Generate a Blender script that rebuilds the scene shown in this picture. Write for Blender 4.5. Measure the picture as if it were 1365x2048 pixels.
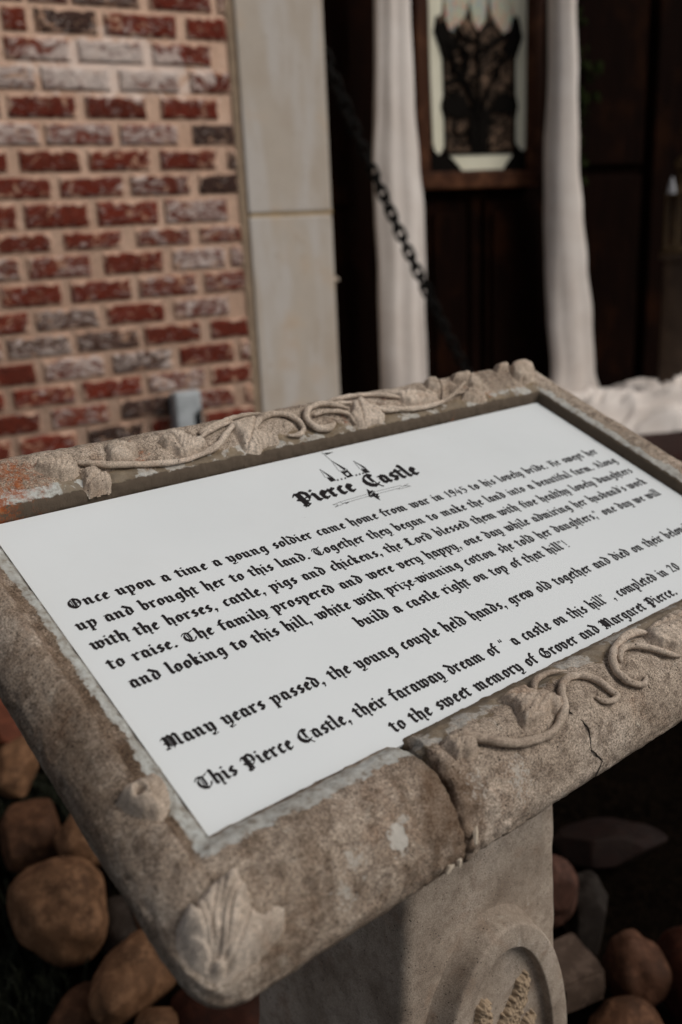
import bpy, bmesh, math, random
from mathutils import Vector, Matrix, noise
R_ = math.radians
rnd = random.Random(7)
SC = bpy.context.scene
COL = SC.collection
for o in list(bpy.data.objects): bpy.data.objects.remove(o)

# ---------------------------------------------------------------- camera
FPX, CX, CY = 1873.245, 682.5, 1024.0           # solved pinhole of the photograph (1365 x 2048)
M = Matrix(((0.8735582, -0.1796055, 0.4523693), (-0.4846266, -0.2348654, 0.8426003), (-0.0450897, -0.9552906, -0.2922103)))
CAM = Vector((0, 0, 1.05))
cd = bpy.data.cameras.new('camera'); cam = bpy.data.objects.new('camera', cd); COL.objects.link(cam)
cd.sensor_fit = 'VERTICAL'; cd.sensor_height = 36; cd.sensor_width = 24
cd.lens = FPX/2048*36
cd.clip_start = .02; cd.clip_end = 200
cam.matrix_world = Matrix.Translation(CAM) @ Matrix((M.col[0], -M.col[1], -M.col[2])).transposed().to_4x4()
cd.dof.use_dof = True; cd.dof.focus_distance = .67; cd.dof.aperture_fstop = 4.8; cd.dof.aperture_blades = 9
SC.camera = cam
# ---------------------------------------------------------------- light: soft overcast day, brighter from the right front
SUN = Vector((.62, -.62, .80)).normalized()
w = bpy.data.worlds.new('World'); SC.world = w; w.use_nodes = True
nt = w.node_tree; bg = nt.nodes['Background']
sky = nt.nodes.new('ShaderNodeTexSky'); sky.sky_type = 'NISHITA'; sky.sun_disc = False
sky.sun_elevation = math.asin(SUN.z); sky.sun_rotation = math.atan2(SUN.x, SUN.y)
sky.air_density = 1.0; sky.dust_density = 3.0; sky.ozone_density = 1.0
hs = nt.nodes.new('ShaderNodeHueSaturation'); hs.inputs['Saturation'].default_value = .30   # thin cloud: a pale, nearly neutral sky
nt.links.new(sky.outputs[0], hs.inputs['Color']); nt.links.new(hs.outputs[0], bg.inputs[0]); bg.inputs[1].default_value = .063
sl = bpy.data.lights.new('sun', 'SUN'); sl.energy = 1.35; sl.angle = R_(30); sl.color = (1, .95, .88)
so = bpy.data.objects.new('sun', sl); COL.objects.link(so)
so.rotation_euler = SUN.to_track_quat('Z', 'Y').to_euler(); so.location = (2, -2, 5)
SC.view_settings.view_transform = 'Standard'; SC.view_settings.look = 'None'
SC.view_settings.exposure = 0.12; SC.view_settings.gamma = 1
SC.cycles.max_bounces = 6

# ---------------------------------------------------------------- helpers
def s2l(c):
    c = c/255
    return c/12.92 if c <= .04045 else ((c+.055)/1.055)**2.4
def rgb(r, g, b, k=1): return (s2l(r)*k, s2l(g)*k, s2l(b)*k, 1)
def ray(px, py): return M @ Vector(((px-CX)/FPX, (py-CY)/FPX, 1.0))
def at_y(px, py, y):                             # point of the vertical plane y = const seen at a pixel
    r = ray(px, py); return CAM + r*(y/r.y)
def at_z(px, py, z):                             # point of the level plane z = const
    r = ray(px, py); return CAM + r*((z-CAM.z)/r.z)
def N3(p): return noise.noise(Vector(p))
def FBM(p, n=4): return noise.fractal(Vector(p), 1.0, 2.0, n)

def mesh(name, V, F, mat, parent=None, smooth=True, org=None, attrs=None, mats=None, fm=None):
    """link one mesh object; V in world space, stored relative to its parent thing (or org)"""
    o0 = Vector(org) if org is not None else (Vector(parent['_o']) if parent is not None and '_o' in parent else Vector((0, 0, 0)))
    me = bpy.data.meshes.new(name)
    me.from_pydata([Vector(v)-o0 for v in V], [], F); me.update()
    ob = bpy.data.objects.new(name, me); COL.objects.link(ob)
    if parent is not None: ob.parent = parent
    else: ob.location = o0
    if parent is not None or org is not None: ob['_o'] = tuple(o0)
    for m in (mats or [mat]): me.materials.append(m)
    if fm:
        for p, i in zip(me.polygons, fm): p.material_index = i
    if smooth:
        for p in me.polygons: p.use_smooth = True
    for k, (typ, vals) in (attrs or {}).items():
        a = me.attributes.new(k, typ, 'POINT')
        if typ == 'FLOAT':
            a.data.foreach_set('value', vals)
        elif typ == 'FLOAT_VECTOR':
            a.data.foreach_set('vector', [c for v in vals for c in v])
        else:
            a.data.foreach_set('color', [c for v in vals for c in v])
    return ob
def tag(o, label, cat, group=None, kind=None):
    if label: o['label'] = label
    if cat: o['category'] = cat
    if group: o['group'] = group
    if kind: o['kind'] = kind
    return o
def empty(name, loc, label, cat, group=None):
    o = bpy.data.objects.new(name, None); COL.objects.link(o); o.location = loc
    o.empty_display_size = .05; o['_o'] = tuple(loc)
    return tag(o, label, cat, group)
class MB:
    def __init__(s): s.V = []; s.F = []; s.m = []
    def add(s, V, F, m=0):
        b = len(s.V); s.V += [Vector(v) for v in V]; s.F += [[b+i for i in f] for f in F]; s.m += [m]*len(F)
    def box(s, a, b, bev=0., m=0):
        (x0, y0, z0), (x1, y1, z1) = a, b
        if bev <= 0:
            s.add([(x0,y0,z0),(x1,y0,z0),(x1,y1,z0),(x0,y1,z0),(x0,y0,z1),(x1,y0,z1),(x1,y1,z1),(x0,y1,z1)],
                  [(0,3,2,1),(4,5,6,7),(0,1,5,4),(1,2,6,5),(2,3,7,6),(3,0,4,7)], m); return
        bm = bmesh.new(); bmesh.ops.create_cube(bm, size=1)
        for v in bm.verts: v.co = Vector((x0+(v.co.x+.5)*(x1-x0), y0+(v.co.y+.5)*(y1-y0), z0+(v.co.z+.5)*(z1-z0)))
        bmesh.ops.bevel(bm, geom=bm.edges[:], offset=bev, segments=2, affect='EDGES', profile=.6)
        bm.verts.index_update(); s.add([v.co.copy() for v in bm.verts], [[v.index for v in f.verts] for f in bm.faces], m); bm.free()
    def prism(s, P, y0, y1, m=0):               # polygon in (x, z), extruded along y
        n = len(P)
        s.add([(x, y0, z) for x, z in P]+[(x, y1, z) for x, z in P],
              [list(range(n)), list(range(2*n-1, n-1, -1))]+[(i, i+n, (i+1) % n+n, (i+1) % n) for i in range(n)], m)
    def tube(s, P, r, n=8, caps=True, up=None, m=0):
        P = [Vector(p) for p in P]; V = []; F = []; pn = None
        k = len(P); rr = r if isinstance(r, (list, tuple)) else [r]*k
        for i, p in enumerate(P):
            t = (P[min(i+1, k-1)]-P[max(i-1, 0)]).normalized()
            if pn is None:
                a = up or (Vector((0, 0, 1)) if abs(t.z) < .9 else Vector((1, 0, 0)))
                pn = (a-t*a.dot(t)).normalized()
            else: pn = (pn-t*pn.dot(t)).normalized()
            b = t.cross(pn)
            for j in range(n):
                an = 2*math.pi*j/n; V.append(p+(pn*math.cos(an)+b*math.sin(an))*rr[i])
        for i in range(k-1):
            for j in range(n):
                F.append((i*n+j, i*n+(j+1) % n, (i+1)*n+(j+1) % n, (i+1)*n+j))
        if caps: F += [list(range(n-1, -1, -1)), [(k-1)*n+j for j in range(n)]]
        s.add(V, F, m)
    def lathe(s, prof, c, n=24, m=0):
        V = []; F = []; k = len(prof)
        for r, z in prof:
            for j in range(n):
                a = 2*math.pi*j/n; V.append((c[0]+r*math.cos(a), c[1]+r*math.sin(a), c[2]+z))
        for i in range(k-1):
            for j in range(n): F.append((i*n+j, i*n+(j+1) % n, (i+1)*n+(j+1) % n, (i+1)*n+j))
        F += [list(range(n-1, -1, -1)), [(k-1)*n+j for j in range(n)]]
        s.add(V, F, m)
    def build(s, name, mat, parent=None, smooth=False, **k):
        if isinstance(mat, list): return mesh(name, s.V, s.F, None, parent, smooth, mats=mat, fm=s.m, **k)
        return mesh(name, s.V, s.F, mat, parent, smooth, **k)

# ---------------------------------------------------------------- materials
class NT:
    def __init__(s, name):
        s.mat = bpy.data.materials.new(name); s.mat.use_nodes = True
        s.t = s.mat.node_tree; s.b = s.t.nodes['Principled BSDF']
        s.b.inputs['Specular IOR Level'].default_value = .3
    def n(s, typ, **k):
        x = s.t.nodes.new('ShaderNode'+typ)
        for a, v in k.items(): setattr(x, a, v)
        return x
    def l(s, a, b): s.t.links.new(a, b)
    def pos(s):
        if not hasattr(s, '_p'): s._p = s.n('NewGeometry').outputs['Position']
        return s._p
    def noise(s, scale, detail=4, rough=.55, vec=None, dist=0):
        x = s.n('TexNoise'); x.inputs['Scale'].default_value = scale; x.inputs['Detail'].default_value = detail
        x.inputs['Roughness'].default_value = rough; x.inputs['Distortion'].default_value = dist
        s.l(vec or s.pos(), x.inputs['Vector']); return x.outputs['Fac']
    def voro(s, scale, feature='F1', vec=None):
        x = s.n('TexVoronoi', feature=feature); x.inputs['Scale'].default_value = scale
        s.l(vec or s.pos(), x.inputs['Vector']); return x.outputs['Distance']
    def ramp(s, fac, stops, interp='LINEAR'):
        x = s.n('ValToRGB'); x.color_ramp.interpolation = interp
        e = x.color_ramp.elements
        while len(e) < len(stops): e.new(.5)
        for q, (p, c) in zip(e, stops):
            q.position = p; q.color = c if len(c) == 4 else (*c, 1)
        s.l(fac, x.inputs[0]); return x.outputs[0]
    def step(s, fac, a, b):                      # smooth 0..1 between a and b
        x = s.n('MapRange', interpolation_type='SMOOTHSTEP')
        x.inputs['From Min'].default_value = a; x.inputs['From Max'].default_value = b
        s.l(fac, x.inputs['Value']); return x.outputs['Result']
    def math(s, op, a, b=None, c=None):
        x = s.n('Math', operation=op)
        for i, v in enumerate((a, b, c)):
            if v is None: continue
            if isinstance(v, (int, float)): x.inputs[i].default_value = v
            else: s.l(v, x.inputs[i])
        return x.outputs[0]
    def mix(s, fac, a, b, blend='MIX'):
        x = s.n('Mix', data_type='RGBA', blend_type=blend)
        for i, v in ((0, fac), (6, a), (7, b)):
            if isinstance(v, (int, float)): x.inputs[i].default_value = v
            elif isinstance(v, tuple): x.inputs[i].default_value = v
            else: s.l(v, x.inputs[i])
        return x.outputs[2]
    def attr(s, name, out='Fac'):
        x = s.n('Attribute'); x.attribute_name = name; return x.outputs[out]
    def sep(s, v):
        x = s.n('SeparateXYZ'); s.l(v, x.inputs[0]); return x.outputs
    def out(s, col=None, rough=.7, bump=None, dist=.001, strength=1, metal=0, spec=None):
        if col is not None:
            if isinstance(col, tuple): s.b.inputs['Base Color'].default_value = col
            else: s.l(col, s.b.inputs['Base Color'])
        if isinstance(rough, (int, float)): s.b.inputs['Roughness'].default_value = rough
        else: s.l(rough, s.b.inputs['Roughness'])
        s.b.inputs['Metallic'].default_value = metal
        if spec is not None: s.b.inputs['Specular IOR Level'].default_value = spec
        if bump is not None:
            x = s.n('Bump'); x.inputs['Distance'].default_value = dist; x.inputs['Strength'].default_value = strength
            s.l(bump, x.inputs['Height']); s.l(x.outputs[0], s.b.inputs['Normal'])
        return s.mat
def flat_mat(name, c1, c2, scale=20, rough=.6, bump=0, metal=0, spec=None, dist=0):
    t = NT(name); nz = t.noise(scale, 5, .6, dist=dist)
    return t.out(t.ramp(nz, [(.3, c1), (.7, c2)]), rough, nz if bump else None, bump or .001, 1, metal, spec)

def stone_mat(name, frame=False, light=1.0, grit=.9, mott=.6):
    t = NT(name)
    big, mid, fine = t.noise(14, 5, .6), t.noise(95, 6, .75), t.noise(820, 4, .85)
    base = t.ramp(big, [(.32, rgb(132, 118, 105, light)), (.5, rgb(162, 148, 134, light)), (.68, rgb(184, 171, 158, light))])
    base = t.mix(t.math('MULTIPLY', t.step(mid, .47, .62), mott), base, rgb(92, 78, 67, light))
    base = t.mix(t.math('MULTIPLY', t.step(t.noise(24, 5, .65, dist=.6), .54, .70), .3), base, rgb(140, 108, 84, light))
    base = t.mix(t.math('MULTIPLY', t.step(t.noise(40, 4, .6, dist=1), .62, .72), .5), base, rgb(188, 180, 168, light))
    grain = t.ramp(fine, [(.36, (.10, .085, .075, 1)), (.46, (.66, .63, .60, 1)), (.53, (1, 1, 1, 1)), (.64, (1.75, 1.7, 1.62, 1))])
    base = t.mix(grit, base, grain, 'MULTIPLY')
    pit = t.step(t.voro(300), .12, .22)
    sp = t.noise(120, 2)
    pits = t.math('MAXIMUM', pit, t.step(sp, .62, .50))
    base = t.mix(pits, rgb(52, 42, 36), base)
    hgt = t.math('ADD', t.math('MULTIPLY', fine, .7), t.math('ADD', t.math('MULTIPLY', mid, .7), t.math('MULTIPLY', pits, .35)))
    if frame:
        d = t.attr('dd'); sl = t.sep(t.attr('sl', 'Vector'))
        edge = t.noise(110, 6, .7, dist=.8); e2 = t.noise(45, 5, .65)
        # weathered caulk and old paint along the inner lip
        lim = t.math('ADD', t.math('MULTIPLY', e2, .34), t.math('ADD', t.math('MULTIPLY', edge, .16), -.03))
        m = t.math('MULTIPLY', t.step(t.math('SUBTRACT', lim, d), -.01, .012), t.step(d, .02, .06))
        side = t.attr('wht')
        m = t.math('MULTIPLY', m, side)
        patchy = t.ramp(t.noise(150, 5, .7), [(.35, rgb(150, 143, 133)), (.5, rgb(196, 196, 190)), (.62, rgb(208, 210, 206))])
        base = t.mix(m, base, patchy)
        m2 = t.math('MULTIPLY', t.step(t.math('SUBTRACT', t.math('ADD', lim, .05), d), .0, .012), t.step(t.noise(36, 4, .6), .47, .50))
        m2 = t.math('MULTIPLY', m2, t.attr('tape'))
        base = t.mix(t.math('MULTIPLY', m2, .85), base, t.ramp(t.noise(60, 4), [(.35, rgb(112, 96, 76)), (.65, rgb(140, 122, 98))]))
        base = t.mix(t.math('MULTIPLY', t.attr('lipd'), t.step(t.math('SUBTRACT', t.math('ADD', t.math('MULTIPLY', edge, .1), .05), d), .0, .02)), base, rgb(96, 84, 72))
        dm = t.math('MULTIPLY', t.step(t.math('ADD', sl[0], t.math('MULTIPLY', t.noise(30, 5, .7), .10)), -.095, -.150), t.step(t.noise(48, 5, .72), .36, .60))
        dm = t.math('MULTIPLY', dm, t.step(sl[1], .29, .25))
        base = t.mix(t.math('MULTIPLY', dm, t.math('SUBTRACT', .72, t.math('MULTIPLY', m, .6))), base, t.mix(1.0, base, (.50, .44, .39, 1), 'MULTIPLY'))   # grime on the near-left side
        tr = t.math('MULTIPLY', t.math('MULTIPLY', t.attr('lside'), t.step(t.math('ADD', d, t.math('MULTIPLY', t.noise(130, 4, .7), .08)), .50, .45)), t.step(t.noise(60, 5, .7), .30, .50))
        tr = t.math('MULTIPLY', tr, t.math('SUBTRACT', .8, t.math('MULTIPLY', m, .8)))
        base = t.mix(tr, base, t.mix(1.0, base, (.52, .46, .41, 1), 'MULTIPLY'))      # coarse dirty channel along the left rail
        # orange lichen at the far left end, specks along the far rail
        gx = t.math('ADD', sl[0], .305); gy = t.math('SUBTRACT', sl[1], .318)
        rr = t.math('SQRT', t.math('ADD', t.math('MULTIPLY', gx, gx), t.math('MULTIPLY', t.math('MULTIPLY', gy, gy), 2.2)))
        lm = t.math('SUBTRACT', t.math('ADD', t.math('MULTIPLY', t.noise(60, 6, .8), .15), -.018), rr)
        lm = t.math('MULTIPLY', t.math('MULTIPLY', t.step(lm, -.004, .03), t.step(t.noise(260, 4, .75), .38, .56)), .85)
        far = t.step(sl[1], .285, .30)
        sp2 = t.math('MULTIPLY', t.math('MULTIPLY', t.step(t.noise(38, 4, .7), .62, .70), far), .6)
        lm = t.math('MAXIMUM', lm, sp2)
        base = t.mix(lm, base, t.ramp(t.noise(300, 3), [(.3, rgb(130, 66, 34)), (.55, rgb(168, 90, 44)), (.7, rgb(168, 124, 88))]))
        # rust at the break, white smears on the near-left end
        gx = t.math('ADD', sl[0], .170); gy = t.math('ADD', sl[1], .052)
        rr = t.math('SQRT', t.math('ADD', t.math('MULTIPLY', gx, gx), t.math('MULTIPLY', gy, gy)))
        rm = t.step(t.math('SUBTRACT', t.math('MULTIPLY', t.noise(70, 5, .7), .046), rr), -.010, .012)
        base = t.mix(t.math('MULTIPLY', rm, .6), base, rgb(96, 70, 48))
        for (qx, qy, rad, nsc, off) in ((-.2145, -.0525, .0085, 130, .20), (-.243, -.050, .0110, 200, .46), (-.116, -.056, .0150, 340, .44), (-.150, -.050, .012, 300, .45), (-.206, -.047, .004, 260, .38), (-.255, -.060, .012, 220, .46)):
            gx = t.math('SUBTRACT', sl[0], qx); gy = t.math('SUBTRACT', sl[1], qy)
            rr = t.math('SQRT', t.math('ADD', t.math('MULTIPLY', gx, gx), t.math('MULTIPLY', gy, gy)))
            wm = t.step(t.math('SUBTRACT', t.noise(nsc, 5, .75, dist=.6), t.math('MULTIPLY_ADD', rr, (.42 if off < .3 else .20)/rad, off)), -.01, .03)
            base = t.mix(t.math('MULTIPLY', wm, .92 if off < .3 else .6), base, rgb(206, 200, 190))
    return t.out(base, .92, hgt, .0016, .9, spec=.15)
MK, BK, LK, STK, RKK = 1.28, 1.1, 1.15, 1.34, .85
PANEL1, PANEL2 = (.735, .762, .767, 1), (.775, .80, .805, 1)
BRICK_ROWS=[
 [(0.499,0.58,'R'),(0.593,0.692,'M'),(0.701,0.879,'G'),(0.9,1.075,'R'),(1.091,1.297,'W')],
 [(0.526,0.583,'R'),(0.604,0.759,'D'),(0.774,0.971,'R'),(0.998,1.129,'R')],
 [(0.52,0.683,'M'),(0.7,0.875,'W'),(0.899,1.062,'R'),(1.104,1.277,'W')],
 [(0.447,0.586,'W'),(0.6,0.778,'W'),(0.798,0.965,'W'),(0.997,1.134,'R')],
 [(0.509,0.68,'R'),(0.702,0.867,'R'),(0.904,1.071,'R'),(1.099,1.278,'R')],
 [(0.436,0.58,'W'),(0.594,0.769,'W'),(0.787,0.951,'W'),(0.992,1.133,'D')],
 [(0.36,0.491,'R'),(0.519,0.676,'R'),(0.693,0.863,'R'),(0.892,1.055,'R'),(1.09,1.256,'D')],
 [(0.436,0.591,'R'),(0.611,0.782,'R'),(0.8,0.97,'M'),(0.995,1.125,'D')],
 [(0.363,0.496,'R'),(0.513,0.681,'R'),(0.704,0.872,'R'),(0.889,1.077,'W'),(1.095,1.258,'R')],
 [(0.422,0.576,'R'),(0.605,0.761,'R'),(0.8,0.959,'M'),(0.987,1.115,'M')],
 [(0.343,0.487,'M'),(0.504,0.67,'M'),(0.706,0.871,'R'),(0.899,1.059,'W'),(1.077,1.247,'W')],
 [(0.426,0.585,'R'),(0.606,0.774,'R'),(0.793,0.965,'M'),(0.988,1.125,'M')],
 [(0.338,0.488,'R'),(0.505,0.677,'G'),(0.698,0.862,'R'),(0.89,1.058,'W'),(1.101,1.275,'M')],
 [(0.424,0.591,'G'),(0.609,0.781,'G'),(0.797,0.964,'R'),(0.993,1.119,'R')],
 [(0.334,0.489,'R'),(0.506,0.675,'W'),(0.696,0.872,'G'),(0.892,1.062,'R'),(1.084,1.266,'M')],
 [(0.25,0.399,'R'),(0.418,0.585,'R'),(0.605,0.774,'R'),(0.793,0.965,'W'),(0.983,1.114,'R')],
 [(0.322,0.484,'R'),(0.511,0.672,'M'),(0.705,0.855,'D'),(0.937,1.051,'M'),(1.088,1.216,'R')],
 [(0.247,0.398,'R'),(0.415,0.574,'R'),(0.603,0.768,'D'),(0.791,0.93,'R'),(0.954,1.146,'R')],
]

# ================================================================= SETTING
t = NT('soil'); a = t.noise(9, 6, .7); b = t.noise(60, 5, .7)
m_soil = t.out(t.mix(t.step(b, .4, .7), t.ramp(a, [(.3, (.0018, .0014, .0011, 1)), (.7, (.006, .0042, .003, 1))]), (.009, .006, .004, 1)), .95, b, .02, 1, spec=0)  # dark soil, blackened further to paint in the shade under the lectern
GX = 60
V = []; F = []
xs = [-60, -20, -6]+[-3+i*.12 for i in range(51)]+[5, 20, 60]; ys = [-60, -20, -4]+[-1.5+i*.12 for i in range(38)]+[5, 20, 60]
for y in ys:
    for x in xs: V.append((x, y, -.02+.05*N3((x*2, y*2, 0))+.018*N3((x*9, y*9, 3)) if abs(x) < 6 and abs(y) < 5 else -.02))
nx = len(xs)
for j in range(len(ys)-1):
    for i in range(nx-1): F.append((j*nx+i, j*nx+i+1, (j+1)*nx+i+1, (j+1)*nx+i))
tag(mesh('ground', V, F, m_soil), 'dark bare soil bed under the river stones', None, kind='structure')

t = NT('porch_brick'); a = t.noise(22, 5, .6)
m_porch = t.out(t.ramp(a, [(.3, (.018, .007, .005, 1)), (.7, (.040, .014, .010, 1))]), .85, a, .004, spec=.2)
mb = MB(); mb.box((1.42, 2.12, -.1), (5.2, 3.6, .262), .012)
for k in range(9): mb.box((1.43+.42*k, 2.13, .262), (1.43+.42*k+.408, 3.05, .27), .003)
tag(mb.build('porch_floor', m_porch), 'dark red brick porch floor in front of the door', None, kind='structure')

# ---- brick wall ------------------------------------------------------------
t = NT('mortar'); a = t.noise(60, 6, .7); b = t.noise(9, 4)
psx = t.sep(t.pos()); gx = t.math('SUBTRACT', psx[0], .80); gz = t.math('SUBTRACT', psx[2], 1.47)
rr_ = t.math('SQRT', t.math('ADD', t.math('MULTIPLY', gx, gx), t.math('MULTIPLY', t.math('MULTIPLY', gz, gz), 10)))
smear = t.step(t.math('SUBTRACT', t.noise(16, 6, .7, dist=2), t.math('MULTIPLY_ADD', rr_, .9, .26)), .0, .12)
m_mortar = t.out(t.mix(t.math('MULTIPLY', smear, .7), t.mix(t.step(a, .45, .7), t.ramp(b, [(.3, rgb(184, 152, 131, MK)), (.7, rgb(202, 172, 151, MK))]), rgb(168, 138, 120, MK)), rgb(214, 198, 188, MK)), .95, a, .004, 1, spec=.1)
t = NT('old_brick')
bc = t.attr('bc', 'Color'); wv = t.attr('bw'); n1 = t.noise(26, 6, .68, dist=.9); n2 = t.noise(70, 5, .7); n3 = t.noise(180, 3, .7)
col = t.mix(t.step(n2, .40, .70), bc, t.mix(.55, bc, (.02, .012, .010, 1)))
col = t.mix(t.math('MULTIPLY', t.step(n3, .5, .75), .35), col, rgb(170, 110, 90, MK))
mp = t.n('Mapping'); mp.inputs['Scale'].default_value = (1, 1, 2.2); t.l(t.pos(), mp.inputs[0])
ws = t.noise(15, 6, .68, mp.outputs[0], 2.2)
wm = t.step(t.math('ADD', ws, t.math('MULTIPLY', wv, .30)), .62, .78)
col = t.mix(t.math('MULTIPLY', wm, .82), col, t.ramp(n2, [(.3, rgb(176, 156, 146, MK)), (.7, rgb(216, 202, 194, MK))]))
psx = t.sep(t.pos()); gx = t.math('SUBTRACT', psx[0], .80); gz = t.math('SUBTRACT', psx[2], 1.47)
rr_ = t.math('SQRT', t.math('ADD', t.math('MULTIPLY', gx, gx), t.math('MULTIPLY', t.math('MULTIPLY', gz, gz), 10)))
smear = t.step(t.math('SUBTRACT', t.noise(16, 6, .7, dist=2), t.math('MULTIPLY_ADD', rr_, .9, .26)), .0, .12)
col = t.mix(t.math('MULTIPLY', t.step(t.noise(19, 6, .75, dist=.8), .565, .64), .85), col, rgb(190, 152, 126, MK))   # mortar dragged over the brick faces
rag = t.step(t.math('SUBTRACT', t.math('MULTIPLY_ADD', t.noise(34, 5, .7), .060, -.0255), t.attr('be')), -.001, .004)
col = t.mix(t.math('MULTIPLY', rag, .92), col, rgb(193, 161, 140, MK))        # ragged joints: mortar lapping the brick edges
col = t.mix(t.math('MULTIPLY', smear, .75), col, rgb(214, 198, 188, MK))
m_brick = t.out(col, .9, t.math('ADD', n2, t.math('MULTIPLY', wm, .4)), .004, 1, spec=.15)

WY = 2.6
zb = [.553, .486, .421, .354, .288, .223, .159, .095, .020, -.037, -.106, -.174, -.240, -.306, -.375, -.439]
zb = [zb[0]+.0665*(26-i) for i in range(26)]+zb
while zb[-1] > -1.0: zb.append(zb[-1]-.0665)
zb = [z+CAM.z for z in zb]
ROW0 = 25                                        # BRICK_ROWS[0] lies above zb[26]
KIND = {'R': (rgb(110, 43, 29, BK), .22), 'M': (rgb(112, 51, 37, BK), .44), 'W': (rgb(122, 66, 54, BK), .66), 'D': (rgb(66, 50, 44, BK), .22), 'G': (rgb(98, 72, 62, BK), .52)}
mb = MB(); bcol = []; bwh = []; bed = []
rb = random.Random(3)
XW0, XW1 = -1.4, 1.117
def add_brick(x0, x1, z0, z1, k):
    x0 += rb.uniform(-.002, .002)
    if x1 > XW1-.004: x1 = XW1-.004
    if x1-x0 < .02: return
    us = [0, .012, .04]+[i/12 for i in range(1, 12)]+[.96, .988, 1]; vs_ = [0, .045, .14, .32, .5, .68, .86, .955, 1]; nxb = len(us)-1; nzb = len(vs_)-1
    c, wht = KIND[k]; j = rb.uniform(.78, 1.2); c = (c[0]*j*rb.uniform(.92, 1.08), c[1]*j, c[2]*j, 1)
    wht += rb.uniform(-.1, .1); sd = rb.uniform(0, 99); b0 = len(mb.V); pts = []
    for q in range(nzb+1):
        for p in range(nxb+1):
            u, v = us[p], vs_[q]
            eu, ev = min(u, 1-u)*(x1-x0), min(v, 1-v)*(z1-z0)
            x, z = x0+u*(x1-x0), z0+v*(z1-z0)
            if eu == 0: x += (.003 if u == 0 else -.003)*(.6+3.5*N3((z*38, sd, 1)))
            if ev == 0: z += (.002 if v == 0 else -.002)*(.6+4.5*N3((x*30, sd, 2)))
            if eu == 0 and ev == 0: x += (.009 if u == 0 else -.009)*(.8+N3((sd, u*9, v*9))); z += (.006 if v == 0 else -.006)*(.8+N3((sd+4, u*9, v*9)))
            y = WY-.0055+.0015*N3((x*30, z*30, sd))
            if eu == 0 or ev == 0: y = WY+.003
            elif p in (1, nxb-1) or q in (1, nzb-1): y = WY-.003
            pts.append((x, y, z))
    n1_ = nxb+1; F = [(q*n1_+p, q*n1_+p+1, (q+1)*n1_+p+1, (q+1)*n1_+p) for q in range(nzb) for p in range(nxb)]
    mb.add(pts, F, 1); bed.extend([min(min(us[p], 1-us[p])*(x1-x0), min(vs_[q], 1-vs_[q])*(z1-z0)) for q in range(nzb+1) for p in range(nxb+1)]); bcol.extend([c]*len(pts)); bwh.extend([wht]*len(pts))
for i in range(len(zb)-1):
    zt, zl = zb[i]-.0048, zb[i+1]+.0048
    r = i-ROW0
    L = BRICK_ROWS[r] if 0 <= r < len(BRICK_ROWS) else []
    xa = L[0][0]-.014 if L else (XW1+.1 if i % 2 else XW1+.01)
    for x0, x1, k in L: add_brick(x0, x1, zl, zt, k)
    if L and L[-1][1] < XW1-.05: add_brick(L[-1][1]+.016, XW1, zl, zt, 'R')
    while xa > XW0:
        x0 = xa-rb.uniform(.165, .18); add_brick(x0, xa, zl, zt, rb.choice('RRRRMMWGDW')); xa = x0-.015
b0 = len(mb.V)
mb.box((XW0, WY, -.1), (XW1, WY+.22, zb[0]+.02), 0, 0)
bcol += [(0, 0, 0, 1)]*(len(mb.V)-b0); bwh += [0]*(len(mb.V)-b0); bed += [1]*(len(mb.V)-b0)
o = mb.build('brick_wall', [m_mortar, m_brick], smooth=True, attrs={'bc': ('FLOAT_COLOR', bcol), 'bw': ('FLOAT', bwh), 'be': ('FLOAT', bed)})
tag(o, 'old red brick wall with whitewash traces and wide sandy mortar joints', 'wall')

# ---- limestone pilaster ----------------------------------------------------
t = NT('limestone'); a = t.noise(5, 5, .6); b = t.noise(40, 5, .65)
mp = t.n('Mapping'); mp.inputs['Scale'].default_value = (9, 9, 1.6); t.l(t.pos(), mp.inputs[0]); st = t.noise(1.6, 5, .6, mp.outputs[0])
col = t.mix(t.step(st, .42, .62), t.ramp(a, [(.35, rgb(176, 162, 147, LK)), (.65, rgb(188, 178, 166, LK))]), rgb(190, 182, 174, LK))
col = t.mix(t.math('MULTIPLY', t.step(a, .52, .68), .5), col, rgb(186, 160, 132, LK))
col = t.mix(t.math('MULTIPLY', t.step(b, .58, .74), .35), col, rgb(150, 134, 116, LK))
m_lime = t.out(col, .85, b, .002, .6, spec=.2)
m_joint = flat_mat('sandy_mortar', rgb(150, 126, 92, LK), rgb(186, 160, 122, LK), 80, .9)
pil = empty('stone_pilaster', (1.26, 2.6, 0), 'pale limestone pilaster of two blocks between the brick wall and dark doorway', 'pilaster')
PX0, PX1, PZ = 1.137, 1.409, 1.089
mb = MB(); mb.box((PX0, 2.59, PZ+.005), (PX1, 3.16, 2.9), .006); mb.build('upper_block', m_lime, pil)
mb = MB(); mb.box((PX0, 2.59, -.1), (PX1, 3.16, PZ-.005), .006); mb.build('lower_block', m_lime, pil)
mb = MB(); mb.box((PX0+.006, 2.594, PZ-.0049), (PX1-.006, 3.15, PZ+.0049)); mb.tube([(PX1-.004, 2.61, PZ), (PX1+.01, 2.61, PZ+.004)], .005)
mb.build('mortar_joint', m_joint, pil)
mb = MB(); mb.box((XW1-.003, 2.596, -.1), (PX0+.0005, 2.75, 2.85)); mb.build('caulk_strip', flat_mat('caulk', rgb(140, 120, 100), rgb(164, 142, 118), 30, .9), pil)
mb = MB(); p = at_y(671, 558, 2.60)
mb.tube([(PX1-.003, 2.60, p.z), (PX1+.012, 2.6, p.z+.001), (PX1+.016, 2.6, p.z-.006)], [.006, .005, .004])
mb.build('mortar_blob', m_lime, pil)

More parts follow.
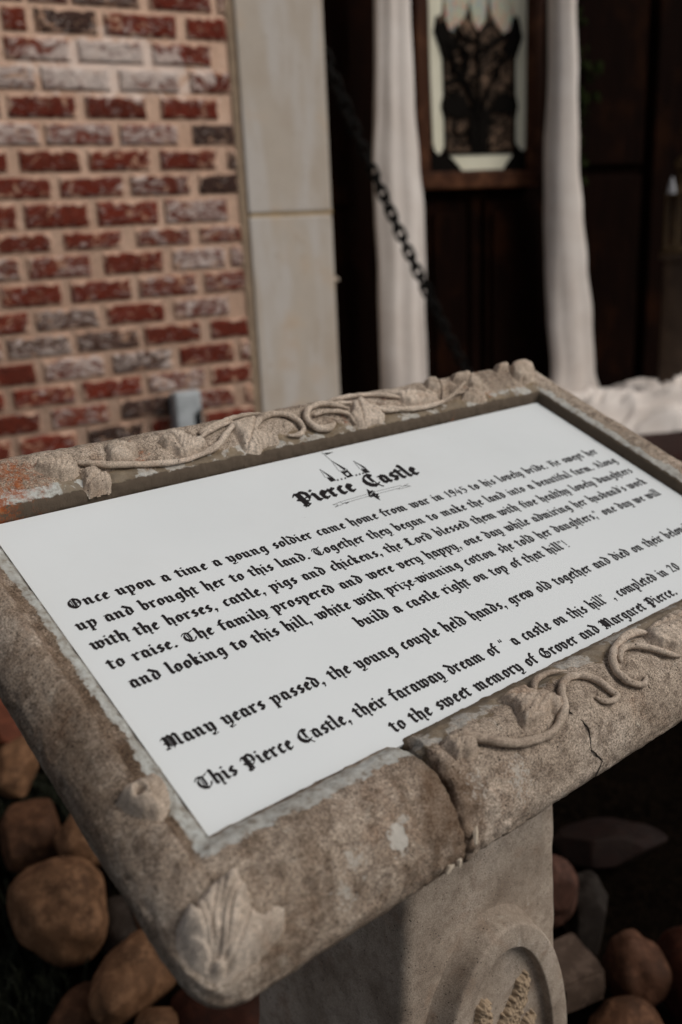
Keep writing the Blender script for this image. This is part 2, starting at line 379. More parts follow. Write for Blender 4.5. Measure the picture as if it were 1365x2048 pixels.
# ---- doorway -----------------------------------------------------------------
t = NT('dark_wood'); mp = t.n('Mapping'); mp.inputs['Scale'].default_value = (30, 30, 2.2); t.l(t.pos(), mp.inputs[0])
a = t.noise(1.5, 6, .65, mp.outputs[0], .4); b = t.noise(5, 4)
m_dark = t.out(t.mix(t.step(b, .5, .75), t.ramp(a, [(.3, (.0030, .0014, .0009, 1)), (.7, (.0095, .0036, .0022, 1))]), (.018, .0062, .0026, 1)), .8, a, .001, 1, spec=.02)
t = NT('red_wood'); mp = t.n('Mapping'); mp.inputs['Scale'].default_value = (30, 30, 3); t.l(t.pos(), mp.inputs[0])
a = t.noise(1.5, 6, .65, mp.outputs[0], .6); b = t.noise(14, 4)
m_red = t.out(t.mix(t.step(b, .45, .72), t.ramp(a, [(.3, (.030, .0105, .0050, 1)), (.7, (.075, .027, .012, 1))]), (.11, .044, .020, 1)), .6, a, .001, 1, spec=.08)
t = NT('red_edge'); m_edge = t.out((.018, .0030, .0022, 1), .6, spec=.1)
DY = 3.12
door = empty('carved_door', (2.35, DY, .27), 'dark wooden door with tall stained glass window behind the white drapes', 'door')
mb = MB(); mb.box((1.40, DY, .2), (4.3, DY+.06, 2.9)); mb.build('door_slab', m_dark, door)
def wpt(px, py, y=DY): p = at_y(px, py, y); return p.x, p.z
x0, _ = wpt(842, 500); xa, _ = wpt(930, 500); xb, _ = wpt(944, 500); xc, _ = wpt(1085, 500)
mb = MB()
for (u0, u1) in ((x0+.01, xa), (xb+.05, xc-.02)):
    mb.box((u0, DY-.02, .36), (u1, DY-.0005, 1.12), .008); mb.box((u0+.03, DY-.032, .40), (u1-.03, DY-.0195, 1.08), .01)
    
mb.build('lower_panel', m_dark, door)
mb = MB(); mb.box((1.45, DY-.025, .30), (1.76, DY-.0005, 1.10), .008); mb.box((1.48, DY-.035, .34), (1.73, DY-.0245, .96), .01); mb.box((1.45, DY-.03, 1.115), (1.78, DY-.0005, 2.6), .01)
mb.build('side_panel', m_dark, door)
mb = MB(); mb.box((xa+.006, DY-.03, .3), (xb+.02, DY-.0005, 1.13), .01); mb.build('centre_stile', m_dark, door)
mb = MB(); mb.box((2.75, DY-.03, .3), (3.2, DY-.0005, 1.2), .01); mb.box((3.24, DY-.05, .28), (3.34, DY-.0005, 2.8), .01); mb.box((2.75, DY-.03, 1.24), (3.2, DY-.0005, 2.6), .01); mb.build('side_panel', m_dark, door)
# window
WYF = 3.05
wf = MB(); X0, X1, XI0, XI1 = 2.028, 2.607, 2.083, 2.545; ZO, ZI, ZT = 1.163, 1.224, 2.35
wf.box((X0, WYF, ZO), (X1, DY-.0006, ZI), .006)
wf.box((X0, WYF+.0005, ZI), (XI0, DY-.0006, ZT), .006); wf.box((XI1, WYF+.0005, ZI), (X1, DY-.0006, ZT), .006); wf.box((X0, WYF, ZT), (X1, DY-.0006, ZT+.07), .006)
win = wf.build('window_frame', m_red, door)
mb = MB()                                       # dark scalloped moulding outside the frame
for xs_, sg in ((X0, -1), (X1, 1)):
    P = []
    for k in range(41):
        z = ZO+.04+k*.03; P.append((xs_+sg*(.016+.012*math.sin(k*.62)+.008*math.sin(k*.27+1)), z))
    P = [(xs_-sg*.001, ZO+.04)]+P+[(xs_-sg*.001, P[-1][1])]
    mb.prism(P if sg > 0 else P[::-1], WYF+.02, DY-.001)
mb.build('scalloped_moulding', m_edge, door)
GY = 3.075
def gp(P, y=GY):                                # zoomed trace (4.0147x of the photo, from 780,0) -> points on the glass plane
    return [wpt(780+x/4.0147, y_/4.0147, y) for x, y_ in P]
m_white = flat_mat('milk_glass', (.74, .70, .54, 1), (.84, .80, .64, 1), 9, .35, spec=.1)
t = NT('amber_glass'); a = t.noise(30, 5, .65, dist=1.6)
m_amber = t.out(t.ramp(a, [(.38, (.004, .003, .002, 1)), (.49, (.030, .019, .012, 1)), (.60, (.20, .125, .082, 1))]), .5, a, .004, 1, spec=.06)
t = NT('opal_glass'); a = t.noise(42, 3, .7, dist=1.5)
m_opal = t.out(t.ramp(a, [(.30, (.66, .22, .26, 1)), (.42, (.56, .30, .24, 1)), (.49, (.62, .58, .38, 1)), (.55, (.34, .52, .40, 1)), (.61, (.36, .36, .50, 1)), (.70, (.62, .36, .38, 1))]), .4, spec=.1)
t = NT('lead_came'); m_lead = t.out((.0060, .0046, .0036, 1), .7, spec=.03)
mb = MB(); mb.prism([(XI0-.004, ZI-.004), (XI1+.004, ZI-.004), (XI1+.004, ZT+.004), (XI0-.004, ZT+.004)], GY+.004, GY+.012)
mb.build('glass_pane', m_amber, win)
def ext_up(P, dz):                               # continue a strip cut by the top of the photo
    return P
mb = MB()
tl = [(300, -420), (420, -420), (420, 0), (415, 100), (375, 160), (360, 250), (380, 350), (425, 450), (430, 600), (440, 760), (420, 850), (445, 950), (452, 1100), (440, 1170), (400, 1240), (372, 1235), (348, 1150), (322, 500)]
tr = [(1105, -420), (1108, 0), (1108, 500), (1105, 1100), (1090, 1205), (1060, 1212), (1020, 1160), (1000, 1100), (1000, 950), (1020, 860), (1005, 800), (995, 700), (1000, 480), (1035, 390), (1056, 300), (1045, 200), (1000, 120), (990, 0), (990, -420)]
bt = [(470, 1240), (985, 1226), (960, 1290), (910, 1358), (580, 1370), (530, 1300)]
for P in (tl, tr, bt, [(385, 1345), (470, 1318), (492, 1335), (470, 1358), (400, 1372)], [(975, 1300), (1000, 1296), (1080, 1330), (1060, 1347), (985, 1318)], [(345, 1262), (385, 1255), (382, 1290), (350, 1290)], [(1065, 1225), (1105, 1235), (1100, 1265), (1075, 1262)]):
    mb.prism(gp(P)[::-1], GY-.001, GY+.004)
mb.build('white_border_glass', m_white, win)
mb = MB()
for P in ([(420, -260), (640, -260), (640, 0), (600, 130), (550, 200), (515, 255), (475, 235), (445, 140)], [(640, -200), (790, -200), (780, 60), (760, 180), (712, 248), (668, 180), (648, 60)], [(780, -260), (985, -260), (990, 0), (988, 130), (960, 240), (920, 280), (865, 210), (812, 115)]):
    mb.prism(gp(P)[::-1], GY-.0015, GY+.004)
mb.build('petal_glass', m_opal, win)
mb = MB()
def came(P, r):
    q = gp(P, GY-.002); mb.tube([(x, GY-.002, z) for x, z in q], r, 6)
came([(712, 250), (716, 600), (712, 900), (715, 1240)], .007)
rl = random.Random(8)
for k in range(26):
    qx, qy = rl.uniform(450, 980), rl.uniform(300, 1180); P = [(qx, qy)]; an = rl.uniform(0, 6.28)
    for j in range(6): an += rl.uniform(.3, .9)*(1 if k % 2 else -1); P.append((P[-1][0]+26*math.cos(an), P[-1][1]+26*math.sin(an)))
    if all(440 < a_ < 995 and 280 < b_ < 1225 for a_, b_ in P): came(P, .0045)
came([(560, 560), (620, 680), (680, 840), (700, 950)], .010); came([(880, 560), (800, 700), (750, 850), (730, 950)], .009)
came([(440, 340), (560, 370), (640, 440), (600, 620)], .008); came([(1010, 400), (930, 470), (860, 560)], .009); came([(470, 350), (520, 520), (560, 640)], .009)
came([(520, 210), (600, 300), (690, 330)], .007); came([(950, 270), (880, 330), (760, 390)], .010)
came([(440, 660), (520, 640), (600, 660)], .007)
came([(380, 130), (360, 250), (400, 360), (430, 470), (440, 760), (420, 850), (445, 950), (450, 1240)], .006); came([(1020, 130), (1058, 300), (1000, 480), (1000, 760), (1020, 850), (1000, 960), (1000, 1230)], .006)
came([(455, 1235), (985, 1222)], .006)
for P in ([(430, 800), (500, 750), (600, 760), (640, 900), (600, 960), (480, 930), (430, 880)], [(1015, 800), (940, 750), (850, 770), (820, 880), (860, 910), (960, 920), (1010, 880)],
          [(640, 880), (800, 880), (800, 1000), (775, 1230), (660, 1230), (650, 1000)], [(330, 1180), (400, 1250), (460, 1180), (480, 1260), (560, 1340), (580, 1385), (340, 1390)], [(1105, 1180), (1060, 1220), (1010, 1150), (990, 1240), (930, 1320), (905, 1375), (1120, 1370)],
          [(360, 190), (440, 160), (480, 260), (560, 380), (460, 470), (400, 360)], [(1050, 190), (980, 160), (960, 290), (900, 380), (970, 470), (1030, 380)]):
    mb.prism(gp(P, GY-.002)[::-1], GY-.0045, GY-.0012)
mb.build('lead_came', m_lead, win)

# ---- white drapes --------------------------------------------------------------
t = NT('gauze'); a = t.noise(7, 4, .6); b = t.noise(120, 3)
m_cloth = t.out(t.ramp(a, [(.35, (.68, .60, .54, 1)), (.65, (.77, .70, .645, 1))]), .9, b, .001, .5, spec=.1)
def drape(name, prof, y, depth, sd, label):
    top = prof[0]
    prof = [(top[0], top[1], top[2]+1.0)]+prof
    V = []; F = []; n = 96; rows = 90
    z0, z1 = prof[0][2], prof[-1][2]
    for i in range(rows+1):
        z = z0+(z1-z0)*i/rows
        for (a0, b0, q0), (a1, b1, q1) in zip(prof, prof[1:]):
            if q1 <= z <= q0+1e-9:
                f = (q0-z)/(q0-q1); f = f*f*(3-2*f); l, r = a0+(a1-a0)*f, b0+(b1-b0)*f; break
        c, h = (l+r)/2, (r-l)/2
        for j in range(n):
            an = 2*math.pi*j/n; ca, sa = math.cos(an), math.sin(an)
            u = ca; fold = .34*math.sin(u*3.6+sd+.5*math.sin(z*1.3))+.22*math.sin(u*8+sd*2+1.6*math.sin(z*2.1+sd))+.40*(abs(math.sin(u*4.6+sd*1.7+.35*math.sin(z*1.1+sd)))-.6)+.30*N3((u*1.6, z*1.5, sd))+.10*N3((u*3, z*6, sd))
            rx = h*(1+.035*N3((sd, z*5, u)))
            V.append((c+rx*ca, y+depth*sa*(.75+.45*fold)+.030*fold, z))
    for i in range(rows):
        for j in range(n): F.append((i*n+j, (i+1)*n+j, (i+1)*n+(j+1) % n, i*n+(j+1) % n))
    F += [list(range(n)), [rows*n+j for j in range(n-1, -1, -1)]]
    o = mesh(name, V, F, m_cloth, org=((prof[-1][0]+prof[-1][1])/2, y, prof[-1][2]))
    return tag(o, label, 'drape', 'white drapes hung at the doorway')
c = CAM.z
drape('white_drape', [(1.799, 1.928, .71+c), (1.785, 1.938, .385+c), (1.772, 1.955, .2+c), (1.774, 1.972, .035+c), (1.778, 1.972, -.15+c), (1.775, 1.964, -.34+c), (1.776, 1.970, -.56+c), (1.77, 1.985, -.765+c)], 2.95, .052, 1.0,
      'straight white gauze drape on the left of the stained glass window')
dr = drape('white_drape', [(2.559, 2.667, .755+c), (2.568, 2.69, .486+c), (2.559, 2.708, .202+c), (2.562, 2.737, .01+c), (2.566, 2.772, -.19+c), (2.578, 2.811, -.41+c), (2.60, 2.835, -.62+c), (2.58, 2.88, -.75+c)], 2.95, .055, 4.2,
      'white gauze drape on the right of the window with its end heaped on the floor')
V = []; F = []; nx_, ny_ = 110, 80
PLX0, PLX1, PLY0, PLY1 = 2.30, 3.75, 2.30, 3.03
def pool_h(x, y):
    # outline of the heap
    cx = (x-2.98)/.70; cy = (y-2.72)/.36
    e = 1-(abs(cx)**2.4+abs(cy)**2.4)+.22*N3((x*4, y*4, 7))
    e = max(0, min(1, e*2.4))
    wv_ = .12*N3((x*2.2, y*2.2, 1))+.05*N3((x*6, y*6, 3))
    r = abs(N3((x*1.9+wv_*3, (y+wv_)*8.5+x*1.8, 2)))**.8
    r2 = abs(N3((x*5.0, (y+wv_*1.6)*19-x*5, 9)))**.8
    return e, (1-.55*max(0, min(1, (y-2.68)/.22)))*(e**.5)*max(.012, .072+.048*(1-2.4*r)+.034*(1-2.4*r2)+.012*max(0, (y-2.5)/.5))
for top in (1, 0):
    for j in range(ny_+1):
        for i in range(nx_+1):
            x = PLX0+(PLX1-PLX0)*i/nx_; y = PLY0+(PLY1-PLY0)*j/ny_
            e, hh = pool_h(x, y); V.append((x, y, .272+(max(hh, 0) if top else -.001)))
n1_ = (nx_+1); nb = n1_*(ny_+1)
for j in range(ny_):
    for i in range(nx_):
        q = (j*n1_+i, j*n1_+i+1, (j+1)*n1_+i+1, (j+1)*n1_+i)
        if max(V[k][2] for k in q) > .273:
            F.append(q); F.append([k+nb for k in q][::-1])
mesh('pooled_fabric', V, F, m_cloth, dr)

# ---- hanging iron chain ----------------------------------------------------------
t = NT('black_iron'); a = t.noise(120, 4); m_iron = t.out(t.ramp(a, [(.3, (.003, .0026, .0022, 1)), (.7, (.009, .0076, .0064, 1))]), .7, a, .001, spec=.12)
A0 = Vector((1.40, 2.74, .70+c)); A1 = Vector((2.12, 2.74, -.71+c))
mid = Vector((1.729, 2.74, -.006+c))
def chain_pt(f):                                 # quadratic through A0, mid, A1 (slight sag)
    f0 = (mid-A0).length/((mid-A0).length+(A1-mid).length)
    k = (mid-A0-(A1-A0)*f0)/(f0*f0-f0)
    return A0+(A1-A0)*f+k*(f*f-f)
ch = empty('iron_chain', tuple(A1), 'black iron chain slanting down across the left drape', 'chain')
nl = 44; link_me = None
for i in range(nl):
    p = chain_pt((i+.5)/nl); tdir = (chain_pt((i+.51)/nl)-chain_pt((i+.49)/nl)).normalized()
    if link_me is None:
        mb = MB(); P = []
        for j in range(24):
            an = 2*math.pi*j/24; P.append((.0155*math.cos(an), 0, .0135*math.sin(an)+(.012 if math.sin(an) > 0 else -.012)))
        V = []; F = []
        for j in range(24):
            a_, b_ = Vector(P[j]), Vector(P[(j+1) % 24]); pr = Vector(P[j-1])
            tg = (b_-pr).normalized(); up = Vector((0, 1, 0)); sd_ = tg.cross(up)
            for k in range(8):
                q = 2*math.pi*k/8; V.append(a_+(up*math.cos(q)+sd_*math.sin(q))*.0062)
        for j in range(24):
            for k in range(8): F.append((j*8+k, j*8+(k+1) % 8, ((j+1) % 24)*8+(k+1) % 8, ((j+1) % 24)*8+k))
        lk = mesh('link', V, F, m_iron, ch, org=(0, 0, 0)); link_me = lk.data
        for q in lk.data.vertices: pass
    else:
        lk = bpy.data.objects.new('link', link_me); COL.objects.link(lk); lk.parent = ch
    zq = tdir.to_track_quat('Z', 'X')
    lk.matrix_basis = Matrix.Translation(p-A1) @ zq.to_matrix().to_4x4() @ Matrix.Rotation((math.pi/2 if i % 2 else 0)+.9+rb.uniform(-.2, .2), 4, 'Z')

# ---- lantern on a post at the right edge --------------------------------------------
LY = 2.75; lx = at_y(1372, 500, LY).x
m_post = flat_mat('brown_stone', (.045, .028, .018, 1), (.085, .055, .036, 1), 14, .7, .003)
m_brass = flat_mat('dull_brass', (.05, .030, .013, 1), (.11, .068, .030, 1), 30, .55, .001, metal=.3)
zt = at_y(1345, 508, LY).z
mb = MB(); mb.lathe([(.105, .27), (.105, .30), (.078, .33), (.082, zt-.05), (.075, zt-.03), (.1, zt-.02), (.1, zt)], (lx, LY, 0), 32)
tag(mb.build('round_post', m_post, smooth=False, org=(lx, LY, .27)), 'brown round post under the brass lantern at the right edge', 'post')
lan = empty('standing_lantern', (lx, LY, zt), 'dull brass lantern standing on the brown post right of the doorway', 'lantern')
zl = at_y(1345, 392, LY).z
mb = MB(); mb.lathe([(.098, 0), (.098, .014), (.085, .02), (.085, .024)], (lx, LY, zt+.0005), 24); mb.build('lantern_base', m_brass, lan)
for k in range(6):
    an = 2*math.pi*k/6+.35; q = (lx+.08*math.cos(an), LY+.08*math.sin(an))
    mb = MB(); mb.tube([(q[0], q[1], zt+.02), (q[0], q[1], zl)], .009, 8); mb.build('lantern_bar', m_brass, lan)
mb = MB(); mb.lathe([(.09, 0), (.09, .012), (.05, .05), (.045, .09), (.06, .10), (.06, .13), (.03, .16), (.03, .22), (.045, .235), (.045, .25), (.012, .29)], (lx, LY, zl), 24); mb.build('lantern_top', m_brass, lan)
p = at_y(1355, 370, LY-.1)
mb = MB(); mb.lathe([(.016, 0), (.014, .02), (.007, .045), (.004, .06)], (p.x, LY-.075, p.z-.03), 12); mb.build('lantern_ornament', flat_mat('pale_ornament', (.3, .3, .32, 1), (.45, .45, .47, 1), 40, .5), lan)

# ---- electrical box on the brick wall --------------------------------------------
t = NT('grey_box'); a = t.noise(30, 4); m_box = t.out(t.ramp(a, [(.3, rgb(150, 154, 156, 1.2)), (.7, rgb(176, 180, 182, 1.2))]), .5, spec=.4)
bx = empty('outlet_box', (.883, 2.594, .53), 'small grey weatherproof outlet box on the brick wall', 'outlet box')
zt_ = at_y(372, 785, 2.54).z
mb = MB(); mb.box((.848, 2.545, zt_-.125), (.918, 2.596, zt_-.004), .006); mb.build('box_body', m_box, bx)
mb = MB(); mb.box((.844, 2.528, zt_-.13), (.922, 2.5445, zt_), .008); mb.box((.844, 2.5275, zt_-.028), (.922, 2.56, zt_+.004), .008); mb.build('box_cover', m_box, bx)
mb = MB(); mb.tube([(.915, 2.524, zt_-.05), (.909, 2.522, zt_-.07), (.912, 2.524, zt_-.095)], [.004, .007, .004], 8)
mb.box((.898, 2.5255, zt_-.10), (.914, 2.5279, zt_-.06), .001); mb.build('latch', flat_mat('black_plastic', (.02, .02, .02, 1), (.05, .05, .05, 1), 30, .5), bx)

# ---- ivy beside the door -------------------------------------------------------------
iv = empty('climbing_ivy', (2.86, 3.06, .9), 'dark green ivy hanging beside the right drape', 'ivy')
m_ivy = flat_mat('ivy_leaf', (.006, .010, .002, 1), (.018, .024, .006, 1), 40, .8, spec=.03)
mb = MB(); ri = random.Random(5)
st = [(2.80+.05*math.sin(k*.8), 3.08, 2.6-k*.06) for k in range(25)]
mb.tube(st, .004, 6); mb.build('stem', m_dark, iv)
mb = MB()
for k in range(170):
    q = ri.uniform(0, 1); p = Vector(st[int(q*24)])+Vector((ri.uniform(-.06, .07), ri.uniform(-.05, .0), ri.uniform(-.04, .04))); s_ = ri.uniform(.014, .028)
    rot = Matrix.Rotation(ri.uniform(-.9, .9), 3, 'X') @ Matrix.Rotation(ri.uniform(-.9, .9), 3, 'Z') @ Matrix.Rotation(ri.uniform(-1, 1), 3, 'Y')
    L = [(0, 0, -1.2), (.55, .1, -.5), (1, 0, .1), (.5, .08, .35), (.35, 0, .9), (0, .12, .5), (-.35, 0, .9), (-.5, .08, .35), (-1, 0, .1), (-.55, .1, -.5)]
    mb.add([p+rot @ (Vector(v)*s_) for v in L]+[p+rot @ Vector((0, -.15*s_, 0))], [(i, (i+1) % 10, 10) for i in range(10)])
mb.build('foliage', m_ivy, iv)

PH=.2920; PW=.300
PROF={
 'B':(.066,[(0,-.014),(.03,.007),(.10,.0105),(.22,.013),(.42,.0195),(.62,.0225),(.80,.0175),(.93,.004),(1,-.014),(.97,-.03),(.86,-.046),(.5,-.054),(.1,-.054)]),
 'L':(.0465,[(0,-.014),(.03,.006),(.13,.0088),(.38,.0086),(.45,.0160),(.64,.0128),(.84,.0050),(.95,-.002),(1,-.011),(.92,-.026),(.76,-.045),(.45,-.054),(.1,-.054)]),
 'R':(.054,[(0,-.014),(.03,.008),(.12,.0115),(.28,.0145),(.45,.0165),(.62,.0145),(.80,.008),(.93,-.002),(1,-.016),(.95,-.03),(.82,-.046),(.5,-.054),(.1,-.054)]),
 'F':(.0715,[(-.022,.0004),(.02,.004),(.07,.0085),(.18,.0125),(.36,.0155),(.54,.0135),(.74,.005),(.90,-.008),(.99,-.022),(.955,-.034),(.85,-.046),(.5,-.054),(.1,-.054)]),
}
NP=13; SE=4.0
def sides(ang):
    # outward direction angle -> weights of the sides
    c,s=math.cos(ang),math.sin(ang)
    return {('R' if c>0 else 'L'):c*c, ('B' if s>0 else 'F'):s*s}
def prof2(ang):
    """rail cross-section at an angle: list of (outward x, outward y, z); corners are squared-off (superellipse)"""
    c,s=math.cos(ang),math.sin(ang); kx='R' if c>0 else 'L'; ky='B' if s>0 else 'F'
    Wx,Px=PROF[kx]; Wy,Py=PROF[ky]; ax,ay=abs(c)**(2/SE),abs(s)**(2/SE)
    if ax<1e-3: ax=0.
    if ay<1e-3: ay=0.
    return [(math.copysign(ax,c)*ex*Wx, math.copysign(ay,s)*ey*Wy, c*c*zx+s*s*zy) for (ex,zx),(ey,zy) in zip(Px,Py)]
def zsurf(x,y):
    dx=x-PW if x>PW else (-PW-x if x<-PW else 0.); dy=y-PH if y>PH else (-y if y<0 else 0.)
    if dx<=0 and dy<=0: return 0.
    Wx,Px=PROF['R' if x>0 else 'L']; Wy,Py=PROF['B' if y>PH/2 else 'F']
    pn=9e9; pz=0.
    for i in range(9):
        a=(dx/max(Px[i][0]*Wx,1e-6))**SE; b=(dy/max(Py[i][0]*Wy,1e-6))**SE
        n=(a+b)**(1/SE); w=a/(a+b+1e-30); z=w*Px[i][1]+(1-w)*Py[i][1]
        if n<=1:
            if i==0 or pn>1e3: return z
            f=(pn-1)/max(pn-n,1e-9); return pz+(z-pz)*f
        pn,pz=n,z
    return -.02
def dist_ang(x,y):
    dx=x-PW if x>PW else (x+PW if x<-PW else 0.)
    dy=y-PH if y>PH else (y if y<0 else 0.)
    return math.hypot(dx,dy), math.atan2(dy,dx)
VINES=[
 (4.5,[(-221.3,318.2),(-210.4,314.4),(-199,310.9),(-183.6,308.3),(-168.6,306.3),(-151.6,303.2),(-132.8,302.3),(-109.7,306.9)]),
 (5,[(-120.8,304.2),(-111.3,306.1),(-103.2,308.1),(-95.2,312.2),(-85.8,318.4),(-76.4,324.2),(-65.2,327.7),(-53.3,329.7)]),
 (5,[(-60.7,315.6),(-54.9,321.1),(-46.2,326.3),(-35.2,328.7),(-26.4,327.8),(-19.1,324.2),(-13.9,318.6),(-11.7,311.8),(-11.5,308.1),(-17.1,304.5),(-25.1,304.6),(-29.9,307)]),
 (4,[(-110.2,323.2),(-99.7,326.6),(-87.6,329.9),(-75.9,332.3),(-60.9,336.4),(-50.5,335.9),(-42.1,332.6)]),
 (4,[(-112.8,318.8),(-101.9,322.9),(-88.2,326.6),(-73.1,329.6)]),
 (5.5,[(24.9,308.6),(18.7,305.6),(11.4,303.8),(5.7,305.3),(0.8,308),(-2.8,311.6),(-2.9,317.1),(1.7,323.3),(8.9,327.7),(18,329.7),(26.3,329.2),(33.3,327),(40.8,322.8),(48.1,318.3)]),
 (4,[(7.2,319.2),(19.9,320.4),(32.5,318.6),(42.1,314.9),(45.3,309.2),(46.5,303.1)]),
 (4,[(30.9,330.9),(42.5,332.3),(55.4,332.8),(69.6,332.4),(81.3,330.8),(96.9,326.8),(114.6,321.1)]),
 (4,[(31.2,328.9),(43.6,326.7),(57.2,325.8)]),
 (4.5,[(70.5,319.3),(77.4,313.6),(89.6,309.5),(104.8,308)]),
 (4.5,[(82.9,313.9),(100.6,309.5),(113,307.5),(125.7,306.1),(141.3,305.6),(156.5,306.6),(168.1,308.3),(178.3,310.8),(190.6,315.4),(201.1,320),(212.1,325)]),
 (3.5,[(181.1,311.7),(191.6,312.7),(200.7,311.8)]),
 (3.5,[(94,328.2),(105.6,323.6),(116.1,319.7)]),
 (3.2,[(175.3,322.4),(170.4,315.4),(165.2,310.2)]),
 (5.2,[(-145.4,-18.2),(-140.4,-21.7),(-135.9,-25.9),(-130.7,-29.9),(-125.5,-33.8),(-119.5,-38.4),(-112.2,-41.2),(-104.4,-43.4),(-95.9,-44.9),(-87,-46),(-78.8,-46.1),(-70.5,-44.4),(-63.1,-40.9),(-57.2,-36.5),(-53.1,-30.9),(-49,-26.5),(-42.1,-22.9),(-34.6,-21.7),(-28.3,-23.3),(-23.3,-26.7),(-18.9,-31),(-16.4,-36),(-14.3,-40.4),(-10.8,-43.9),(-10.1,-46.5),(-13,-47.6),(-19.9,-46.4),(-25.8,-43.5),(-27.8,-40.7)]),
 (4,[(-66.2,-18.1),(-60.7,-13.4),(-54,-10.7),(-46.4,-9.7),(-39,-10.8),(-32.9,-13.1),(-28.7,-15.4)]),
 (5.2,[(61.5,-18.3),(56.4,-14.6),(48.9,-12.7),(39.6,-13.2),(28,-15.9),(18.5,-19.5),(9.8,-24.7),(5.5,-29.2),(3,-34.4),(3.9,-39.6),(8.3,-43.4),(14.3,-46.6),(21.1,-47.9),(25.4,-46.4),(25.9,-44.3)]),
 (4.5,[(13.3,-29.4),(19.7,-23.7),(27.3,-21.2),(34.4,-22),(40.2,-25.3),(46,-28.9),(51.2,-33.1),(55.7,-37.8),(63,-41.4),(72.1,-44.5)]),
]
